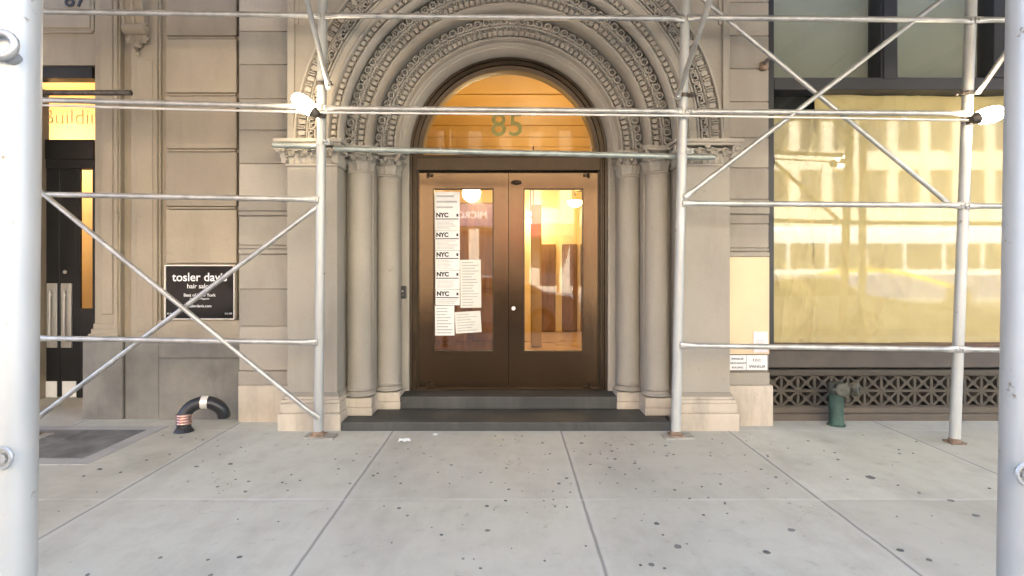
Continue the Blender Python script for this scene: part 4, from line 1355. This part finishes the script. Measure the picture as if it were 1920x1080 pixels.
# cream board and plates on the right pier
a_, b_ = U(1367, 482, 5.29), U(1442, 665, 5.29)
bm = N(); box(bm, a_.x, b_.x, 5.284, 5.2995, b_.z + .005, a_.z, .002)
o = build('cover_board', bm, M['board'], None, loc=(a_.x, 5.2995, b_.z)); tag(o, 'flat cream board fixed to the pier between the arch and the shop window', 'board')
def plate(px0, py0, px1, py1, lines, label, size, name='sprinkler_sign'):
    a_, b_ = U(px0, py0, 5.265), U(px1, py1, 5.265)
    t_ = thing(name, ((a_.x + b_.x) / 2, 5.275, b_.z), label, 'sign')
    bm = N(); box(bm, a_.x, b_.x, 5.266, 5.274, b_.z, a_.z, .0015); build('panel', bm, M['paper'], t_)
    n = len(lines)
    for k, s in enumerate(lines):
        zc = a_.z - (a_.z - b_.z) * (k + .62) / n * .86 - .012
        bm = N(); text_into(bm, s, size, facing((a_.x + b_.x) / 2, 5.2655, zc - size * .25), .0006, .0004, spacing=1.0); build('lettering', bm, M['ink'], t_)
plate(1366.5, 666, 1399.5, 694, ['SPRINKLER', 'THROUGHOUT', 'BUILDING'], 'white plate lettered sprinkler throughout building, left of the pair below the cream board', .0235)
plate(1400.5, 666, 1439, 694, ['F.D.C.', 'SPRINKLER'], 'white F.D.C. sprinkler plate, right of the pair below the cream board', .032)
a_, b_ = U(1413, 622, 5.275), U(1440, 661, 5.275)
nt_ = thing('small_notice', ((a_.x + b_.x) / 2, 5.28, b_.z), 'small pinkish white notice on the lower right corner of the cream board', 'sign')
bm = N(); box(bm, a_.x, b_.x, 5.276, 5.2835, b_.z, a_.z, .001); build('panel', bm, paint('pinkish_paper', (.78, .68, .66), .7, var=.03), nt_)
bm = N(); printed_lines(bm, a_.x + .015, b_.x - .015, b_.z + .06, a_.z - .075, 5.2757, 3, random.Random(5), 0); build('printing', bm, M['ink_grey'], nt_)

# intercom on the jamb
p = U(755.5, 548, 5.83)
ic = thing('intercom', (p.x, 5.838, p.z - .07), 'small black intercom on the stone jamb left of the bronze door', 'intercom')
bm = N(); box(bm, p.x - .036, p.x + .036, 5.812, 5.839, p.z - .066, p.z + .066, .006, 2); build('case', bm, M['black'], ic)
bm = N(); tube(bm, [(p.x, 5.809, p.z + .012), (p.x, 5.813, p.z + .012)], .009, 12); build('button', bm, M['steel'], ic)
bm = N(); tube(bm, [(p.x, 5.809, p.z - .03), (p.x, 5.813, p.z - .03)], .012, 12); build('speaker_hole', bm, M['clamp'], ic)

# rusty anchor on the pier
p = U(1432, 121, 5.28)
hk = thing('wall_anchor', tuple(p), 'small rusty iron anchor high on the pier beside the shop window', 'anchor')
bm = N(); tube(bm, [p + Vector((.0, .02, -.02)), p + Vector((-.01, -.03, .0)), p + Vector((.02, -.05, .03)), p + Vector((.05, -.03, .045))], [.016, .018, .018, .012], 8); build('hook', bm, M['clamp'], hk, True)
bm = N(); lathe(bm, p.x, p.y, [(.01, p.z - .06), (.035, p.z - .05), (.035, p.z + .02), (.01, p.z + .03)], 12); build('stub', bm, M['rust'], hk, True)

# paper notices taped inside the left door leaf
YG = 5.938
rn = random.Random(11)
NY = [403, 440, 477, 514, 550.5]
def notice(px0, py0, px1, py1, label, head=None, tilt=0.0, mat='paper', lines=10, group=None, yy=YG, hpy=None):
    a_, b_ = U(px0, py0, yy), U(px1, py1, yy)
    cx, cz_ = (a_.x + b_.x) / 2, (a_.z + b_.z) / 2
    t_ = thing('paper_notice', (cx, yy + .002, b_.z), label, 'notice', group)
    tilt = tilt or rn.uniform(-.012, .012)
    rotm = Matrix.Translation((cx, yy, cz_)) @ Matrix.Rotation(tilt, 4, 'Y') @ Matrix.Translation((-cx, -yy, -cz_))
    bm = N(); box(bm, a_.x, b_.x, yy, yy + .0012, b_.z, a_.z)
    bmesh.ops.transform(bm, matrix=rotm, verts=bm.verts[:])
    build('sheet', bm, M[mat], t_)
    bm = N()
    zt_ = a_.z - .015
    if head:
        zh = UZ(hpy, yy) - .022
        text_into(bm, head, .062, facing(a_.x + .012, yy - .0006, zh), .0003, .0035, align='LEFT')
        box(bm, a_.x + .008, b_.x - .012, yy - .0006, yy - .0001, zh - .026, zh - .016)
        box(bm, b_.x - .035, b_.x - .014, yy - .0006, yy - .0001, zh + .004, zh + .034)
        zt_ = zh - .035
    if bm.faces:
        bmesh.ops.transform(bm, matrix=rotm, verts=bm.verts[:])
        build('heading', bm, M['ink'], t_)
    else: bm.free()
    bm = N()
    printed_lines(bm, a_.x + .02, b_.x - .02, b_.z + .012, zt_, yy - .0002, lines, rn, 0)
    bmesh.ops.transform(bm, matrix=rotm, verts=bm.verts[:])
    build('printing', bm, M['ink_grey'], t_)
notice(815, 360, 862, 396, 'blank white sheet topmost of the paper column in the left door pane', lines=3)
ords = ['first', 'second', 'third', 'fourth', 'fifth']
for k, py in enumerate(NY):
    notice(815.5 + .3 * k, py - 7, 862, (NY[k + 1] - 7.6) if k < 4 else 572, ords[k] + ' NYC permit sheet from the top in the left door pane column', 'NYC', lines=7 if k < 4 else 3, group='NYC permit sheets on the door', hpy=py)
notice(815.5, 573, 852, 629, 'white sheet at the bottom of the paper column in the left door pane', lines=9)
notice(863, 487, 902, 577, 'tall cream sheet right of the permit column in the left door pane', mat='paper_b', lines=16)
notice(853.5, 584, 902, 624, 'crooked cream sheet hanging lowest in the left door pane', mat='paper_b', tilt=-.06, lines=7, yy=YG - .002)

# standpipe
q = U(1568, 797, 5.30)
sp = thing('standpipe', (q.x, 5.30, 0), 'green fire standpipe with two capped outlets in front of the lattice', 'standpipe')
bm = N()
lathe(bm, q.x, 5.30, [(.080, -.01), (.080, .010), (.068, .016), (.064, .04), (.064, .30), (.070, .305)], 24)
build('pipe', bm, M['green'], sp, 35)
zh = .335
bm = N()
lathe(bm, q.x + .005, 5.30, [(.070, .303), (.078, .315), (.084, .36), (.074, .395), (.05, .41), (.01, .414)], 22)
for d_ in (Vector((.72, -.62, .05)), Vector((-.25, -.95, .05))):
    d_.normalize()
    c = Vector((q.x + .005, 5.30, .36))
    tube(bm, [c, c + d_ * .13], .05, 16)
build('head', bm, M['brass'], sp, 35)
for d_ in (Vector((.72, -.62, .05)), Vector((-.25, -.95, .05))):
    d_.normalize()
    c = Vector((q.x + .005, 5.30, .36)) + d_ * .13
    bm = N()
    tube(bm, [c, c + d_ * .012, c + d_ * .045, c + d_ * .052], [.058, .062, .060, .05], 18)
    a, b = frame_of(d_)
    for k in range(3):
        an = 2 * PI * k / 3
        e = a * math.cos(an) + b * math.sin(an)
        obox(bm, c + d_ * .03 + e * .066, d_ * .012, e * .014, d_.cross(e).normalized() * .01)
    tube(bm, [c + d_ * .05, c + d_ * .062], .012, 8)
    build('outlet_cap', bm, M['brass'], sp, 35)

bm = N()
ca = Vector((q.x + .10, 5.21, .34)); cb2 = Vector((q.x - .03, 5.17, .34))
for k in range(13):
    s_ = k / 12
    c = ca.lerp(cb2, s_) - Vector((0, .01, .09 * math.sin(PI * s_)))
    tube(bm, [c + (Vector((.009 * math.cos(a), 0, .007 * math.sin(a))) if k % 2 else Vector((.009 * math.cos(a), .007 * math.sin(a), 0))) for a in [2 * PI * j / 8 for j in range(8)]], .0024, 5, closed=True)
build('chain', bm, M['clamp'], sp)

# gooseneck vent
q0 = U(345, 806, 5.10)
gx, gy = q0.x, 5.10
gv = thing('gooseneck_vent', (gx, gy, 0), 'black gooseneck vent pipe with a copper clamp rising from the pavement', 'vent pipe')
rr_, ht = .155, .155
pts = [Vector((gx, gy, 0)), Vector((gx, gy, .06)), Vector((gx, gy, ht - .03))]
dirv = Vector((.86, .0, 0))
for k in range(1, 17):
    a = PI * k / 16 * 1.04
    pts.append(Vector((gx, gy + .03 * k / 16, 0)) + Vector((rr_ * (1 - math.cos(a)), .08 * (k / 16), ht - .03 + rr_ * .82 * math.sin(a))))
bm = N(); tube(bm, pts, [.062, .060] + [.057] * (len(pts) - 2), 20, caps=True)
lathe(bm, gx, gy, [(.085, .0), (.078, .012), (.066, .03)], 20)
build('pipe', bm, M['black_soft'], gv, 50)
bm = N()
for k in range(4):
    z = .068 + k * .024
    lathe(bm, gx, gy, [(.058, z)] + [(.061 + .007 * math.sin(PI * j / 5), z + .022 * j / 5) for j in range(6)] + [(.058, z + .022)], 24, caps=False)
build('copper_clamp', bm, M['copper'], gv, 35)
bm = N()
i0 = 2 + 8
d0 = (pts[i0 + 1] - pts[i0 - 1]).normalized()
tube(bm, [pts[i0] - d0 * .033, pts[i0] + d0 * .026], .0595, 20)
build('tape_band', bm, M['band'], gv, 35)

# cellar hatch in the old flags
hx0, hx1, hy0, hy1 = -4.75, -3.33, 4.37, 5.13
ch = thing('cellar_hatch', ((hx0 + hx1) / 2, (hy0 + hy1) / 2, 0), 'flat grey steel cellar hatch let into the pavement on the left', 'hatch')
bm = N(); box(bm, hx0, hx1, hy0, hy1, -.02, .007, .002)
for k in range(1, 4): box(bm, hx0 + .3 * k, hx0 + .3 * k + .012, hy0 + .03, hy1 - .03, .006, .0095)
build('plate', bm, M['hatch'], ch)
bm = N()
e = .13
box(bm, hx0 - e, hx0 - .003, hy0 - e, hy1 + e, -.02, .0052, .002); box(bm, hx1 + .003, hx1 + e, hy0 - e, hy1 + e, -.02, .0052, .002)
box(bm, hx0 - .003, hx1 + .003, hy0 - e, hy0 - .003, -.02, .0048, .002); box(bm, hx0 - .003, hx1 + .003, hy1 + .003, hy1 + e, -.02, .0048, .002)
build('rim', bm, M['concrete_rim'], ch)

# litter
def litter(px, py, size, seed, label):
    rnd = random.Random(seed)
    Y = F * EYE / (py - VY); X = UX(px, Y)
    bm = N()
    g = []
    for j in range(5):
        row = []
        for i in range(6):
            row.append(bm.verts.new((X + (i - 2.5) * size / 5 + rnd.uniform(-.2, .2) * size / 5, Y + (j - 2) * size / 6 + rnd.uniform(-.2, .2) * size / 6, .006 + rnd.uniform(0, size * .25))))
        g.append(row)
    for j in range(4):
        for i in range(5):
            if (i, j) in ((0, 3), (4, 0)): continue
            bm.faces.new((g[j][i], g[j][i + 1], g[j + 1][i + 1], g[j + 1][i]))
    o = build('paper_scrap', bm, M['paper'], None, loc=(X, Y, 0)); tag(o, label, 'litter')
litter(758, 829, .10, 2, 'larger crumpled white paper scrap on the pavement before the step')
litter(816, 817, .05, 5, 'tiny white paper scrap lying close to the dark stone step')

# ------------------------------------------------------------------ street behind the viewer, seen in the panes
M['cream'] = stone('opposite_facade', (0.72, 0.65, 0.50), (0.60, 0.54, 0.42), dirt_amt=.2, sc=.4)
M['brick'] = stone('opposite_brick', (0.42, 0.25, 0.18), (0.36, 0.21, 0.15), dirt_amt=.2, sc=.4)
M['darkpane'] = paint('far_window_glass', (0.05, 0.06, 0.07), rough=.08)
M['carwhite'] = paint('car_paint_white', (0.78, 0.78, 0.77), rough=.2, var=.02)
M['busblue'] = paint('bus_paint_blue', (0.10, 0.14, 0.30), rough=.25, var=.03)
M['busyellow'] = paint('bus_stripe_yellow', (0.75, 0.52, 0.06), rough=.3, var=.03)
M['tyre'] = paint('tyre_rubber', (0.02, 0.02, 0.02), rough=.8)
M['banner'] = paint('banner_purple', (0.17, 0.14, 0.22), rough=.7, var=.05)
M['awning'] = paint('awning_red', (0.50, 0.10, 0.08), rough=.7, var=.05)
def far_building(x0, x1, h, mat, label, nwin, floors, pitch=3.6):
    t_ = thing('far_building', ((x0 + x1) / 2, -19.5, 0), label, 'building', 'buildings across the street')
    bm = N()
    box(bm, x0, x1, -30, -19.9, 0, h)
    fw_ = (x1 - x0) / nwin
    for k in range(nwin + 1): 
        xc = min(max(x0 + k * fw_, x0 + .3), x1 - .3)
        box(bm, xc - .3, xc + .3, -19.9, -19.55, 0, h - .01, .03)
    for f in range(floors + 1):
        z = 4.2 + f * pitch
        if z < h: box(bm, x0 + .01, x1 - .01, -19.9, -19.6, z - .5, z + .5, .03)
    wl = build('wall', bm, mat, t_)
    bm = N(); box(bm, x0 - .2, x1 + .2, -20, -19.2, h, h + .6, .1); build('cornice', bm, mat, t_)
    for f in range(floors):
        for k in range(nwin):
            a = x0 + k * fw_ + .45; b = x0 + (k + 1) * fw_ - .45
            z0 = 4.9 + f * pitch; z1 = z0 + 2.2
            if z1 > h: continue
            bm = N()
            box(bm, a, b, -19.86, -19.82, z0, z1); 
            wn = build('window', bm, M['darkpane'], t_)
    bm = N(); box(bm, x0 + .4, x1 - .4, -19.88, -19.8, .5, 3.5); build('shop_front', bm, M['darkpane'], t_)
far_building(-30, -9.0, 12, M['brick'], 'brick building across the street, left end of the row', 6, 3)
far_building(-8.8, 6.5, 15.5, M['cream'], 'pale stone building across the street facing the arch', 9, 4, 3.0)
far_building(6.7, 30, 14, M['cream'], 'long pale building across the street, right end of the row', 13, 3, 3.1)
sg = thing('shop_banner', (-2.4, -19.4, 3.9), 'purple shop banner over the storefront across the street', 'banner')
bm = N(); box(bm, -3.5, -.6, -19.52, -19.42, 3.75, 5.0, .02); build('cloth', bm, M['banner'], sg)
bm = N(); text_into(bm, 'MICRO', .55, facing(-2.1, -19.41, 4.2, back=True), .004, .01); build('lettering', bm, M['white'], sg)
bm = N()
prism_x(bm, [(-19.53, 3.9), (-18.2, 3.2), (-18.2, 3.05), (-19.53, 3.4)], -.2, 3.6)
o = build('awning', bm, M['awning'], None, loc=(1.7, -19.5, 3.05)); tag(o, 'red sloping shop awning across the street', 'awning')

def car(x, y, label):
    t_ = thing('parked_car', (x, y, -.14), label, 'car')
    z = -.14
    bm = N()
    prof = [(-2.2, .35), (-2.25, .6), (-2.15, .82), (-1.25, .95), (-.55, 1.38), (.75, 1.42), (1.5, 1.0), (2.1, .92), (2.22, .6), (2.15, .32)]
    sec = [(-.80, .90), (-.88, 1.0), (-.88, 1.0), (-.80, .9)]
    rows = []
    for wy, sc_ in ((-.86, .9), (-.90, .98), (-.6, 1.03), (.6, 1.03), (.90, .98), (.86, .9)):
        rows.append([bm.verts.new((x + px * (.985 if abs(wy) > .85 else 1), y + (wy if pz_ < 1.0 else wy * .82), z + .3 + (pz_ - .3) * (sc_ if pz_ > 1.0 else 1))) for px, pz_ in prof])
    for i in range(len(rows) - 1):
        for k in range(len(prof)):
            bm.faces.new((rows[i][k], rows[i][(k + 1) % len(prof)], rows[i + 1][(k + 1) % len(prof)], rows[i + 1][k]))
    bm.faces.new(rows[0]); bm.faces.new(rows[-1])
    build('body', bm, M['carwhite'], t_, 40)
    for s in (-1, 1):
        bm = N()
        yy = y + s * .765
        for pl in (((-1.12, .98), (-.5, 1.32), (.05, 1.345), (.05, .98)), ((.12, .98), (.12, 1.345), (.7, 1.35), (1.3, 1.0))):
            vs = [bm.verts.new((x + a, y + s * (.905 if b < 1.05 else .765), z + b)) for a, b in pl]
            bm.faces.new(vs)
        build('side_window', bm, M['darkpane'], t_)
    for wx in (-1.35, 1.35):
        for s in (-1, 1):
            bm = N(); tube(bm, [(x + wx, y + s * .70, z + .33), (x + wx, y + s * .93, z + .33)], .33, 24); wh = build('wheel', bm, M['tyre'], t_, 40)
            bm = N(); tube(bm, [(x + wx, y + s * .93, z + .33), (x + wx, y + s * .94, z + .33)], .2, 18); build('rim', bm, M['steel'], wh)
car(6.6, -2.15, 'white parked car at the kerb opposite the papered shop window')
car(-.6, -2.2, 'white parked car at the kerb opposite the arched doorway')
def bus(x, y):
    t_ = thing('city_bus', (x, y, -.14), 'blue and white city bus with a yellow swoosh in the street', 'bus')
    z = -.14
    bm = N(); box(bm, x - 6, x + 6, y - 1.25, y + 1.25, z + .35, z + 3.1, .12, 3); build('body', bm, M['carwhite'], t_, 40)
    bm = N(); box(bm, x - 5.9, x + 5.9, y + 1.252, y + 1.262, z + .5, z + 1.35); build('lower_panel', bm, M['busblue'], t_)
    for k in range(8):
        bm = N(); box(bm, x - 5.6 + k * 1.42, x - 4.3 + k * 1.42, y + 1.252, y + 1.266, z + 1.55, z + 2.5, .03); build('window', bm, M['darkpane'], t_)
    bm = N()
    pts = [(x - 3.5 + 7 * k / 14, y + 1.264, z + .7 + .75 * math.sin(PI * k / 14)) for k in range(15)]
    for i in range(14):
        a, b = Vector(pts[i]), Vector(pts[i + 1])
        quad(bm, a, b, b + Vector((0, 0, .16)), a + Vector((0, 0, .16)))
    build('stripe', bm, M['busyellow'], t_)
    for wx in (-3.6, 3.4):
        bm = N(); tube(bm, [(x + wx, y + 1.0, z + .5), (x + wx, y + 1.27, z + .5)], .5, 26); build('wheel', bm, M['tyre'], t_, 40)
bus(13.0, -10.5)
